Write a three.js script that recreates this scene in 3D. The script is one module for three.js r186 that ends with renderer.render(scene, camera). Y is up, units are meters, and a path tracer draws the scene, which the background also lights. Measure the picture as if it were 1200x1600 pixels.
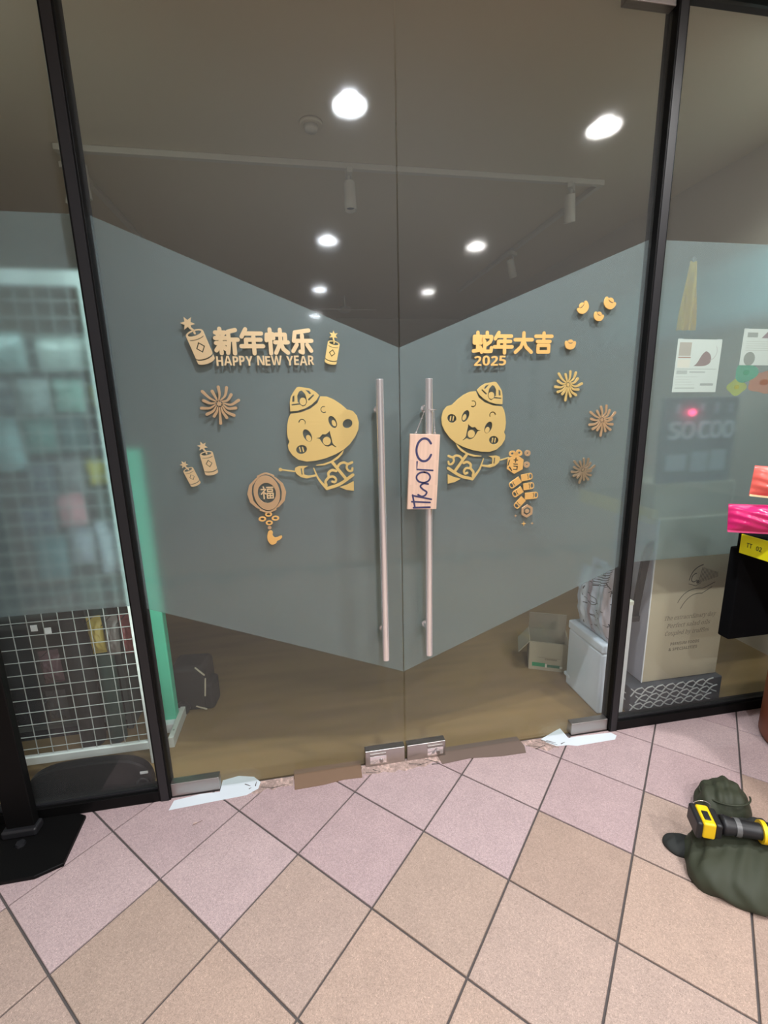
import * as THREE from 'three';
import { mergeGeometries } from 'three/addons/utils/BufferGeometryUtils.js';
import { RoundedBoxGeometry } from 'three/addons/geometries/RoundedBoxGeometry.js';
import { TextGeometry } from 'three/addons/geometries/TextGeometry.js';
import { FontLoader } from 'three/addons/loaders/FontLoader.js';
import { RectAreaLightUniformsLib } from 'three/addons/lights/RectAreaLightUniformsLib.js';

// ---------------------------------------------------------------- camera, light, exposure
RectAreaLightUniformsLib.init();
const scene = new THREE.Scene();
scene.background = new THREE.Color(0x000000);
const camera = new THREE.PerspectiveCamera(96.281, 0.75, 0.05, 60);
camera.position.set(-0.333, 1.4135, 1.5927);
camera.rotation.order = 'YXZ';
camera.rotation.set(THREE.MathUtils.degToRad(-12.611), THREE.MathUtils.degToRad(-9.8555), THREE.MathUtils.degToRad(-1.324));
const renderer = new THREE.WebGLRenderer({ antialias: true });
renderer.toneMapping = THREE.LinearToneMapping;
renderer.toneMappingExposure = 1.0;
renderer.shadowMap.enabled = true;
const LAMP = { spot: 8.3, glow: 60, color: [1.0, 0.985, 0.97] }, LAMP_COOL = { spot: 8.3, glow: 60, color: [0.92, 0.98, 1.06] };   // corridor downlights
const OUT_CEIL = 2.8, IN_CEIL = 2.75, DOOR_TOP = 2.70;
const MID = 0.010, DL = -0.897, DR = 0.924;                       // seam between the leaves, outer edges of the leaves

// ---------------------------------------------------------------- helpers
let seed = 7;
const rnd = () => { seed = (seed * 1664525 + 1013904223) >>> 0; return seed / 4294967296; };
const rr = (a, b) => a + (b - a) * rnd();
const V2 = (x, y) => new THREE.Vector2(x, y), V3 = (x, y, z) => new THREE.Vector3(x, y, z);
const taken = {};
function numbered(name) { const n = taken[name] = (taken[name] ?? -1) + 1; return n ? `${name}_${String(n).padStart(3, '0')}` : name; }
function finish(o) { o.traverse((m) => { if (m.isMesh) { m.castShadow = true; m.receiveShadow = true; } }); return o; }
function meta(o, label, category, group) { o.userData.label = label; if (category) o.userData.category = category; if (group) o.userData.group = group; return o; }
function thing(name, label, category, pos = [0, 0, 0], turn = 0, group) {
  const o = new THREE.Group(); o.name = numbered(name); o.position.set(...pos); o.rotation.y = turn; scene.add(o);
  return meta(o, label, category, group);
}
function part(parent, name, geo, mat, label) {
  const m = new THREE.Mesh(geo, mat); m.name = name; m.castShadow = m.receiveShadow = true; parent.add(m);
  if (label) m.userData.label = label;
  return m;
}
function struct(name, geo, mat, label) {
  const m = geo ? new THREE.Mesh(geo, mat) : new THREE.Group(); m.name = name; m.castShadow = m.receiveShadow = true;
  m.userData.kind = 'structure'; if (label) m.userData.label = label; scene.add(m); return m;
}
const tf = (g, x = 0, y = 0, z = 0, rx = 0, ry = 0, rz = 0) => { const h = g.clone(); h.applyMatrix4(new THREE.Matrix4().compose(V3(x, y, z), new THREE.Quaternion().setFromEuler(new THREE.Euler(rx, ry, rz)), V3(1, 1, 1))); return h; };
const box = (w, h, d, x = 0, y = 0, z = 0, r = 0) => (r ? new RoundedBoxGeometry(w, h, d, 2, r) : new THREE.BoxGeometry(w, h, d)).translate(x, y, z);
const slab = (x0, x1, y0, y1, z0, z1) => box(x1 - x0, y1 - y0, z1 - z0, (x0 + x1) / 2, (y0 + y1) / 2, (z0 + z1) / 2);
function merge(list) { return mergeGeometries(list.map((g) => { const h = g.index ? g.toNonIndexed() : g.clone(); for (const k of Object.keys(h.attributes)) if (!['position', 'normal', 'uv'].includes(k)) h.deleteAttribute(k); return h; })); }
function shape(pts, curved) {
  const v = pts.map((p) => V2(p[0], p[1]));
  if (!curved) return new THREE.Shape(v);
  const c = new THREE.CatmullRomCurve3(pts.map((p) => V3(p[0], p[1], 0)), true, 'centripetal');
  return new THREE.Shape(c.getPoints(pts.length * 4).slice(0, -1).map((p) => V2(p.x, p.y)));
}
const extrude = (s, depth, bevel = 0) => new THREE.ExtrudeGeometry(s, { depth, bevelEnabled: bevel > 0, bevelSize: bevel, bevelThickness: bevel, bevelSegments: 1, curveSegments: 10, bevelOffset: -bevel });
const ellipse = (x, y, rx, ry, turn = 0, n = 26) => shape(Array.from({ length: n }, (_, i) => { const a = i / n * Math.PI * 2, c = Math.cos(turn), s = Math.sin(turn), u = rx * Math.cos(a), w = ry * Math.sin(a); return [x + u * c - w * s, y + u * s + w * c]; }));
function capsule(a, b, w0, w1 = w0, n = 6) {   // a rounded bar between two points
  const t = Math.atan2(b[1] - a[1], b[0] - a[0]), pts = [];
  for (let i = 0; i <= n; i++) { const q = t - Math.PI / 2 + Math.PI * i / n; pts.push([b[0] + w1 / 2 * Math.cos(q), b[1] + w1 / 2 * Math.sin(q)]); }
  for (let i = 0; i <= n; i++) { const q = t + Math.PI / 2 + Math.PI * i / n; pts.push([a[0] + w0 / 2 * Math.cos(q), a[1] + w0 / 2 * Math.sin(q)]); }
  return shape(pts);
}
function ribbon(pts, w, smooth = true, w1 = w) {  // a stroke of even or changing width along points, with round ends
  const c = smooth ? new THREE.CatmullRomCurve3(pts.map((p) => V3(p[0], p[1], 0)), false, 'centripetal').getPoints(Math.max(8, pts.length * 5)) : pts.map((p) => V3(p[0], p[1], 0));
  const L = [], R = [], n = c.length;
  for (let i = 0; i < n; i++) {
    const a = c[Math.max(0, i - 1)], b = c[Math.min(n - 1, i + 1)], d = Math.hypot(b.x - a.x, b.y - a.y) || 1, h = (w + (w1 - w) * i / (n - 1)) / 2, nx = -(b.y - a.y) / d * h, ny = (b.x - a.x) / d * h;
    L.push([c[i].x + nx, c[i].y + ny]); R.push([c[i].x - nx, c[i].y - ny]);
  }
  const cap = (p, q) => { const m = [(p[0] + q[0]) / 2, (p[1] + q[1]) / 2], r = Math.hypot(p[0] - q[0], p[1] - q[1]) / 2, t = Math.atan2(p[1] - m[1], p[0] - m[0]); return [1, 2, 3, 4].map((k) => [m[0] + r * Math.cos(t - Math.PI * k / 5), m[1] + r * Math.sin(t - Math.PI * k / 5)]); };
  return shape([...L, ...cap(L[n - 1], R[n - 1]), ...R.reverse(), ...cap(R[n - 1], L[0])]);
}
function noiseTex(w, h, fn, srgb) {   // fn(x, y) -> [r, g, b] in 0..255
  const d = new Uint8Array(w * h * 4);
  for (let y = 0; y < h; y++) for (let x = 0; x < w; x++) { const c = fn(x, y), o = (y * w + x) * 4; for (let k = 0; k < 3; k++) d[o + k] = Math.max(0, Math.min(255, c[k])); d[o + 3] = 255; }
  const t = new THREE.DataTexture(d, w, h); t.magFilter = THREE.LinearFilter; t.minFilter = THREE.LinearFilter; t.wrapS = t.wrapT = THREE.RepeatWrapping;
  if (srgb) t.colorSpace = THREE.SRGBColorSpace; t.needsUpdate = true; return t;
}
function field(n, cell) {   // tileable value noise, n pixels, cells per side
  const g = Array.from({ length: cell * cell }, rnd), s = (t) => t * t * (3 - 2 * t);
  return (x, y) => { const u = x / n * cell, v = y / n * cell, i = Math.floor(u), j = Math.floor(v), a = s(u - i), b = s(v - j), at = (p, q) => g[((q % cell + cell) % cell) * cell + ((p % cell + cell) % cell)]; return (at(i, j) * (1 - a) + at(i + 1, j) * a) * (1 - b) + (at(i, j + 1) * (1 - a) + at(i + 1, j + 1) * a) * b; };
}
function canvasTex(w, h, draw) { const c = document.createElement('canvas'); c.width = w; c.height = h; draw(c.getContext('2d'), w, h); const t = new THREE.CanvasTexture(c); t.colorSpace = THREE.SRGBColorSpace; return t; }
const std = (color, roughness = 0.7, metalness = 0, extra = {}) => new THREE.MeshStandardMaterial({ color, roughness, metalness, ...extra });
const rgb = (r, g, b) => new THREE.Color().setRGB(r, g, b);

// ---------------------------------------------------------------- materials
const M = {
  black: new THREE.MeshPhysicalMaterial({ color: rgb(0.004, 0.0038, 0.0038), roughness: 0.5, specularIntensity: 0.3 }), blackCloth: new THREE.MeshPhysicalMaterial({ color: rgb(0.004, 0.004, 0.0045), roughness: 0.95, specularIntensity: 0.15 }), blackPlastic: std(rgb(0.014, 0.014, 0.016), 0.45),
  grout: std(rgb(0.095, 0.08, 0.076), 0.95), white: std(rgb(0.75, 0.77, 0.78), 0.5), wire: std(rgb(0.72, 0.76, 0.74), 0.45), wireThin: std(rgb(0.42, 0.45, 0.43), 0.5),
  inCeil: std(rgb(0.62, 0.555, 0.44), 0.95), inWall: std(rgb(0.5, 0.44, 0.36), 0.95), inFloor: null, outCeil: std(rgb(0.75, 0.7, 0.62), 0.95), outWall: std(rgb(0.42, 0.4, 0.38), 0.9),
  railWhite: std(rgb(0.6, 0.57, 0.5), 0.6), teal: std(rgb(0.1, 0.62, 0.4), 0.6),
  foam: std(rgb(0.80, 0.88, 0.98), 0.85), carton: std(rgb(0.5, 0.43, 0.33), 0.9), kraft: std(rgb(0.42, 0.37, 0.27), 0.9),
  glass: new THREE.MeshPhysicalMaterial({ color: rgb(0.95, 0.96, 0.95), transmission: 0.982, roughness: 0.052, thickness: 0, ior: 1.5, specularIntensity: 0.5 }),
  film: new THREE.MeshPhysicalMaterial({ color: rgb(0.66, 0.82, 0.85), transmission: 0.87, roughness: 0.24, thickness: 0.002, ior: 1.3, side: THREE.DoubleSide }),
};
const nA = field(256, 6), nB = field(256, 24), nC = field(256, 90);
M.inFloor = std(0xffffff, 0.55, 0, { map: noiseTex(256, 256, (x, y) => { const k = 0.78 + 0.3 * nA(x, y) + 0.12 * nC(x * 0.25, y * 4); return [126 * k, 103 * k, 66 * k]; }, true) });
M.inFloor.map.repeat.set(0.7, 0.7);
const brush = noiseTex(256, 256, (x, y) => { const k = 110 + 90 * field256(y, x); return [k, k, k]; });
function field256(y, x) { return nC((x * 0.03) % 256, y); }
const gold = (r, g, b, m = 0.62, q = 0.4) => new THREE.MeshStandardMaterial({ color: rgb(r, g, b), metalness: m, roughness: q, bumpMap: brush, bumpScale: 0.0003 });
brush.repeat.set(6, 6);
M.gold = gold(0.80, 0.59, 0.23); M.goldPale = gold(0.82, 0.62, 0.36); M.goldOrange = gold(0.95, 0.58, 0.2); M.goldRose = gold(0.62, 0.42, 0.24); M.goldDull = gold(0.36, 0.28, 0.18);
const steel = (q) => new THREE.MeshStandardMaterial({ color: rgb(0.92, 0.88, 0.88), metalness: 0.8, roughness: q });
M.steel = steel(0.22); M.steelDull = new THREE.MeshStandardMaterial({ color: rgb(0.42, 0.39, 0.37), metalness: 1, roughness: 0.42 }); M.lockSteel = new THREE.MeshStandardMaterial({ color: rgb(0.5, 0.48, 0.46), metalness: 1, roughness: 0.3 }); M.chrome = steel(0.12);

// ---------------------------------------------------------------- the shell
// floor outside: diagonal tiles of 0.3 m on a dark grout bed
const floor = struct('floor', slab(-3.4, 6.55, -0.12, -0.004, -0.01, 7.2), M.grout, 'diagonally laid pink and beige tiles in front of the glass doors');
{
  const speck = (base, amt) => noiseTex(256, 256, (x, y) => { const n = nA(x, y), k = 0.97 + 0.035 * n + amt * 0.55 * (nC(x, y) - 0.5) + amt * 1.5 * (rnd() - 0.5), s = rnd() < 0.014 ? 1.22 : rnd() < 0.008 ? 0.7 : 1; return base.map((c) => c * k * s); }, true);
  const bump = noiseTex(256, 256, (x, y) => { const k = 128 + 80 * (nC(x, y) - 0.5) + 60 * (rnd() - 0.5); return [k, k, k]; });
  const mats = { pink: [], beige: [] };
  for (const [kind, bases] of [['pink', [[182, 158, 158], [186, 162, 161], [179, 154, 154]]], ['beige', [[172, 148, 134], [177, 151, 136], [168, 143, 129], [175, 151, 139]]]])
    for (const b of bases) mats[kind].push(new THREE.MeshStandardMaterial({ map: speck(b, 0.14), bumpMap: bump, bumpScale: 0.0012, roughness: 0.62 }));
  for (const l of Object.values(mats)) for (const m of l) { m.map.repeat.set(3.1, 3.1); }
  bump.repeat.set(2.4, 2.4);
  const S = 0.3, q = Math.SQRT2, G = 0.0030;
  const whole = [extrude(shape([[-S / 2 + G, -S / 2 + G], [S / 2 - G, -S / 2 + G], [S / 2 - G, S / 2 - G], [-S / 2 + G, S / 2 - G]]), 0.006, 0.0012)];
  for (let k = 1; k < 3; k++) { const g = whole[0].clone(); const uv = g.attributes.uv; for (let i = 0; i < uv.count; i++) uv.setXY(i, uv.getX(i) + 0.37 * k, uv.getY(i) + 0.21 * k); whole.push(g); }
  const clipZ = (poly, z0) => { const out = []; for (let i = 0; i < poly.length; i++) { const a = poly[i], b = poly[(i + 1) % poly.length]; if (a[1] >= z0) out.push(a); if ((a[1] >= z0) !== (b[1] >= z0)) { const t = (z0 - a[1]) / (b[1] - a[1]); out.push([a[0] + (b[0] - a[0]) * t, z0]); } } return out; };
  for (let i = -12; i < 24; i++) for (let j = -12; j < 24; j++) {
    const at = (u, v) => [((u + v) / q - 3.544) * S, ((u - v) / q + 0.4122) * S];
    const c = at(i + 0.5, j + 0.5);
    if (Math.abs(c[0] - 0.3) > 2.75 || c[1] < -0.2 || c[1] > 2.35) continue;
    const kind = i - j <= 1 ? 'pink' : 'beige', mat = mats[kind][Math.floor(rnd() * mats[kind].length)];
    let g, m;
    if (c[1] - S / q < 0.016) {
      const e = G / S, poly = clipZ([at(i + e, j + e), at(i + 1 - e, j + e), at(i + 1 - e, j + 1 - e), at(i + e, j + 1 - e)].map((p) => [p[0] - c[0], p[1] - c[1]]), 0.016 - c[1]);
      if (poly.length < 3 || Math.abs(THREE.ShapeUtils.area(poly.map((p) => V2(...p)))) < 4e-4) continue;
      g = extrude(shape(poly.map((p) => [p[0], -p[1]])), 0.006, 0.0008); m = part(floor, 'tile', g, mat);
    } else { g = whole[Math.floor(rnd() * 3)]; m = part(floor, 'tile', g, mat); m.rotation.z = 0; }
    m.rotation.set(-Math.PI / 2, 0, c[1] - S / q < 0.016 ? 0 : Math.PI / 4);
    m.position.set(c[0], -0.006 + rr(-0.0003, 0.0003), c[1]);
  }
  part(floor, 'tile', slab(-3.4, 6.55, -0.006, 0, 2.56, 7.2), mats.beige[0]);
  // where the floor springs were dug out and filled in
  const patch = std(rgb(0.22, 0.135, 0.085), 0.85), cement = new THREE.MeshStandardMaterial({ map: noiseTex(128, 128, (x, y) => { const k = 0.7 + 0.5 * nB(x * 2, y * 2) * nA(x * 2, y * 2) + 0.25 * rnd(); return [186 * k, 160 * k, 150 * k]; }, true), roughness: 0.95 });
  cement.map.repeat.set(5, 5);
  const flat = (pts, y, h, mat, name) => { const m = part(floor, name, extrude(shape(pts.map(([x, z]) => [x, -z])), h), mat); m.rotation.x = -Math.PI / 2; m.position.y = y; return m; };
  const ragged = (x0, x1, z0, z1, n, amp) => { const p = [[x0, z0], [x1, z0]]; for (let i = n; i >= 0; i--) p.push([x0 + (x1 - x0) * i / n, z1 + rr(-amp, amp)]); return p; };
  flat(ragged(-0.60, -0.445, 0.0, 0.05, 8, 0.012), -0.004, 0.0052, cement, 'cement_patch');
  flat(ragged(-0.175, 0.16, 0.0, 0.052, 16, 0.014), -0.004, 0.0052, cement, 'cement_patch');
  flat(ragged(0.48, 0.66, 0.0, 0.06, 9, 0.016), -0.004, 0.0050, cement, 'cement_patch');
  flat([[-0.445, -0.03], [-0.175, -0.03], [-0.178, 0.062], [-0.25, 0.058], [-0.33, 0.068], [-0.44, 0.07]], -0.004, 0.0066, patch, 'repair_patch');
  flat([[0.14, -0.03], [0.515, -0.03], [0.522, 0.03], [0.51, 0.068], [0.40, 0.066], [0.27, 0.05], [0.15, 0.058]], -0.004, 0.0064, std(rgb(0.17, 0.12, 0.095), 0.85), 'repair_patch');
}
{
  const dirt = std(rgb(0.06, 0.05, 0.045), 0.95);
  for (const [x, z, u, v, w] of [[0.02, 0.03, 0.05, 0.012, 0.004], [0.05, 0.045, 0.06, -0.012, 0.003], [0.09, 0.02, 0.05, 0.025, 0.004], [0.11, 0.05, 0.03, 0.004, 0.005], [-0.16, 0.04, 0.05, 0.01, 0.003], [-0.13, 0.03, 0.03, 0.02, 0.003], [0.53, 0.03, 0.06, 0.02, 0.003], [0.56, 0.055, 0.05, -0.012, 0.004], [0.58, 0.012, 0.07, 0.05, 0.002], [-0.57, 0.03, 0.05, 0.012, 0.003], [-0.53, 0.045, 0.06, -0.01, 0.003]]) { const m = part(floor, 'cement_crack', extrude(capsule([0, 0], [u, -v], w, w * 0.5), 0.0006), dirt); m.rotation.x = -Math.PI / 2; m.position.set(x, 0.0008, z); }
}
struct('floor_001', slab(-2.4, 2.3, -0.12, 0.0, -5.7, -0.012), M.inFloor, 'brown vinyl floor inside the closed shop');
const LIGHTS = [[-0.02, 0.88], [-0.02, 2.65], [-0.02, 4.25], [-0.02, 5.8], [1.29, 0.88], [1.29, 2.65], [1.29, 4.25]];
const drilled = (x0, x1, z0, z1, holes) => { const s = shape([[x0, -z0], [x1, -z0], [x1, -z1], [x0, -z1]]); for (const [x, z] of holes) s.holes.push(ellipse(x, -z, 0.086, 0.086)); return tf(extrude(s, 0.12), 0, 0, 0, -Math.PI / 2); };
struct('ceiling', drilled(-3.4, 6.55, 0.05, 7.2, LIGHTS).translate(0, OUT_CEIL, 0), M.outCeil, 'corridor ceiling above the pink tiles');
struct('ceiling_001', slab(-2.4, 2.3, IN_CEIL, IN_CEIL + 0.12, -5.7, -0.05), M.inCeil, 'dim grey brown ceiling inside the shop');
struct('wall_front', merge([slab(-3.4, 6.55, DOOR_TOP, 2.95, -0.05, 0.05), slab(-3.4, -2.25, -0.1, DOOR_TOP, -0.05, 0.05), slab(2.22, 6.55, -0.1, DOOR_TOP, -0.05, 0.05)]), M.black, 'dark header and side walls framing the glass shopfront');
struct('wall_left', slab(-3.5, -3.38, -0.1, 2.9, -0.05, 7.2), M.outWall, 'grey corridor side wall');
struct('wall_right', slab(6.5, 6.6, -0.1, 2.9, -0.05, 7.2), M.outWall, 'grey corridor end wall');
const wallBack = struct('wall_back', slab(-3.5, 6.6, -0.1, 2.9, 7.1, 7.22), std(rgb(0.68, 0.66, 0.62), 0.9), 'opposite side of the corridor mirrored in the glass');
struct('wall_inside_left', slab(-2.42, -2.3, -0.1, 2.85, -5.7, -0.05), M.inWall, 'left wall inside the shop');
struct('wall_inside_right', slab(2.2, 2.32, -0.1, 2.85, -5.7, -0.05), M.inWall, 'right wall inside the shop');
struct('wall_inside_back', slab(-2.42, 2.32, -0.1, 2.85, -5.8, -5.68), M.inWall, 'back wall inside the shop');

// ---------------------------------------------------------------- glass doors, side windows, posts
const leafEdge = std(rgb(0.03, 0.05, 0.045), 0.3);
function pane(parent, x0, x1, y0, y1) { return part(parent, 'glass', slab(x0, x1, y0, y1, -0.012, 0), M.glass); }
function film(parent, pts) { return part(parent, 'frosted_film', extrude(shape(pts), 0.0016).translate(0, 0, -0.0145), M.film, 'frosted privacy film'); }
function patchFitting(parent, x0, x1, y0, y1, name, mat = M.steelDull) {
  const w = x1 - x0, h = y1 - y0;
  const m = part(parent, name, new RoundedBoxGeometry(w, h, 0.034, 2, 0.003).translate((x0 + x1) / 2, (y0 + y1) / 2, -0.004), mat);
  return m;
}
const handleTube = () => {
  const r = 0.0128, L = 1.008, p = [[0, 0], [r - 0.0015, 0], [r, 0.0015], [r, L - 0.0015], [r - 0.0015, L], [0, L]].map((q) => V2(...q));
  return new THREE.LatheGeometry(p, 32);
};
function leaf(name, x0, x1, inner, label, hx, s) {
  const d = struct(name, null, null, label);
  pane(d, x0, x1, 0.008, DOOR_TOP - 0.012);
  const outer = inner === x1 ? x0 : x1;
  film(d, [[inner, 0.396], [outer, 0.757], [outer, 1.980], [inner, 1.617]]);
  const p0 = Math.min(outer, outer + s * 0.175), p1 = Math.max(outer, outer + s * 0.175);
  patchFitting(d, p0, p1, 0.003, 0.058, 'patch_fitting'); patchFitting(d, p0, p1, 2.645, DOOR_TOP - 0.004, 'patch_fitting', M.steelDull);
  const l0 = Math.min(inner, inner - s * -1 * 0), lk0 = s > 0 ? inner - 0.166 : inner + 0.003, lk1 = lk0 + 0.163;
  const lock = patchFitting(d, lk0, lk1, 0.002, 0.072, 'patch_lock', M.lockSteel);
  const cx = s > 0 ? lk0 + 0.052 : lk1 - 0.045;
  part(lock, 'lock_plate', box(0.068, 0.034, 0.004, cx, 0.031, 0.0148, 0.0018), M.chrome);
  part(lock, 'lock_plate', box(0.066, 0.011, 0.0035, cx, 0.0545, 0.0147, 0.0015), M.steelDull);
  part(lock, 'keyhole', tf(new THREE.CylinderGeometry(0.008, 0.008, 0.004, 20), cx + 0.012, 0.026, 0.0182, Math.PI / 2), M.steelDull);
  const h = part(d, 'pull_handle', handleTube().translate(hx, 0.502, 0.065), M.steel, 'long vertical brushed steel pull handle');
  for (const y of [1.413, 0.600]) {
    part(h, 'standoff', merge([tf(new THREE.CylinderGeometry(0.0085, 0.0085, 0.056, 20), hx, y, 0.0285, Math.PI / 2), tf(new THREE.CylinderGeometry(0.0125, 0.0125, 0.005, 20), hx, y, 0.0025, Math.PI / 2)]), M.chrome);
  }
  return d;
}
leaf('door_1', DL, MID - 0.0018, MID - 0.0018, 'left glass door leaf, frosted in the middle', -0.0725, 1);
leaf('door_2', MID + 0.0018, DR, MID + 0.0018, 'right glass door leaf, with the wooden board on its handle', 0.0935, -1);
function post(name, x, label) {
  const d = struct(name, null, null, label);
  part(d, 'post', box(0.040, DOOR_TOP, 0.060, x, DOOR_TOP / 2, -0.006, 0.002), M.black);
  part(d, 'glazing_bead', slab(x - 0.014, x + 0.014, 0.0, DOOR_TOP, 0.0238, 0.0258), M.blackPlastic);
}
post('trim_1', -0.917, 'black post between left side window and left glass door');
post('trim_2', 0.945, 'black post between right glass door and right side window');
function sideWindow(name, x0, x1, label) {
  const d = struct(name, null, null, label);
  pane(d, x0, x1, 0.045, DOOR_TOP - 0.01);
  film(d, [[x0, 0.772], [x1, 0.772], [x1, 1.981], [x0, 1.981]]);
  part(d, 'bottom_rail', box(x1 - x0, 0.044, 0.058, (x0 + x1) / 2, 0.022, -0.006, 0.002), M.black);
  part(d, 'glazing_bead', box(x1 - x0, 0.008, 0.008, (x0 + x1) / 2, 0.047, 0.006, 0.001), M.blackPlastic);
}
sideWindow('window_1', -2.24, -0.937, 'left side window, its upper part behind frosted film');
sideWindow('window_2', 0.965, 2.21, 'right side window with papers stuck inside the glass');

// ---------------------------------------------------------------- lamps
function downlight(x, z, y, cfg, label, radius = 0.082) {
  const t = thing('downlight', label, 'ceiling light', [x, y, z], 0);
  const ring = [[radius - 0.002, 0.0], [radius + 0.018, -0.003], [radius + 0.02, 0.0], [radius + 0.018, 0.003]].map((p) => V2(...p));
  part(t, 'trim_ring', new THREE.LatheGeometry(ring, 40).translate(0, -0.003, 0), M.white);
  const lens = std(rgb(0, 0, 0), 0.5, 0, { emissive: rgb(...cfg.color), emissiveIntensity: cfg.glow });
  part(t, 'lamp_lens', new THREE.CylinderGeometry(radius - 0.002, radius - 0.002, 0.074, 40).translate(0, 0.031, 0), lens);   // a diffusing can set up into the ceiling
  const s = new THREE.SpotLight(rgb(...cfg.color), cfg.spot, 0, THREE.MathUtils.degToRad(82), 0.6, 2);
  s.position.set(0, 0.032, 0); s.target.position.set(0, -1, 0); s.castShadow = true; s.shadow.radius = 1.5; s.shadow.mapSize.set(1024, 1024);
  t.add(s); t.add(s.target);
}
[['first pair', 0.88], ['second pair', 2.65], ['third pair', 4.25], ['farthest', 5.8]].forEach(([w, z]) => {
  downlight(-0.02, z, OUT_CEIL, LAMP_COOL, `round white corridor downlight mirrored in the left door, ${w} from the glass`);
  if (z < 5) downlight(1.29, z, OUT_CEIL, LAMP, `round white corridor downlight mirrored in the right door, ${w} from the glass`);
});


function batten(label, x0, x1, y, z, power, color) {   // fluorescent batten fixed to the inside of the header
  const L = x1 - x0, t = thing('fluorescent_lamp', label, 'lamp', [(x0 + x1) / 2, y, z]);
  part(t, 'housing', box(L, 0.035, 0.05, 0, 0.03, 0, 0.004), M.white);
  part(t, 'tube', tf(new THREE.CylinderGeometry(0.013, 0.013, L - 0.04, 18), 0, 0, 0, 0, 0, Math.PI / 2), std(rgb(0, 0, 0), 0.5, 0, { emissive: rgb(...color), emissiveIntensity: 6 }));
  for (const s of [-1, 1]) part(t, 'socket', box(0.02, 0.045, 0.03, s * (L / 2 - 0.01), 0.005, 0, 0.003), M.white);
  const l = new THREE.RectAreaLight(rgb(...color), power, L - 0.06, 0.026); l.position.set(0, -0.016, 0); l.rotation.set(-Math.PI / 2 - 0.25, 0, 0); l.castShadow = true; t.add(l);
}
batten('fluorescent tube inside above the left side window', -2.15, -1.35, 2.64, -0.045, 260, [0.86, 1.0, 0.96]);
batten('fluorescent tube inside above the right side window', 1.45, 2.1, 2.64, -0.045, 300, [0.86, 1.0, 1.0]);
{ // slim tube fixed upright behind the left post, lighting the goods and the teal panel
  const t = thing('tube_lamp', 'slim upright tube lamp hidden behind the left black post inside the shop', 'lamp', [-0.938, 1.15, -0.058]), H = 1.7, col = [0.86, 1.0, 0.95];
  part(t, 'housing', box(0.022, H, 0.016, 0.002, 0, 0.012, 0.003), M.white);
  part(t, 'tube', new THREE.CylinderGeometry(0.007, 0.007, H - 0.04, 16), std(rgb(0, 0, 0), 0.5, 0, { emissive: rgb(...col), emissiveIntensity: 3 }));
  const l = new THREE.RectAreaLight(rgb(...col), 26, 0.014, H - 0.06); l.position.set(-0.006, 0, -0.0085); l.rotation.set(0, 0.62, 0); l.castShadow = true; t.add(l);
}

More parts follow.
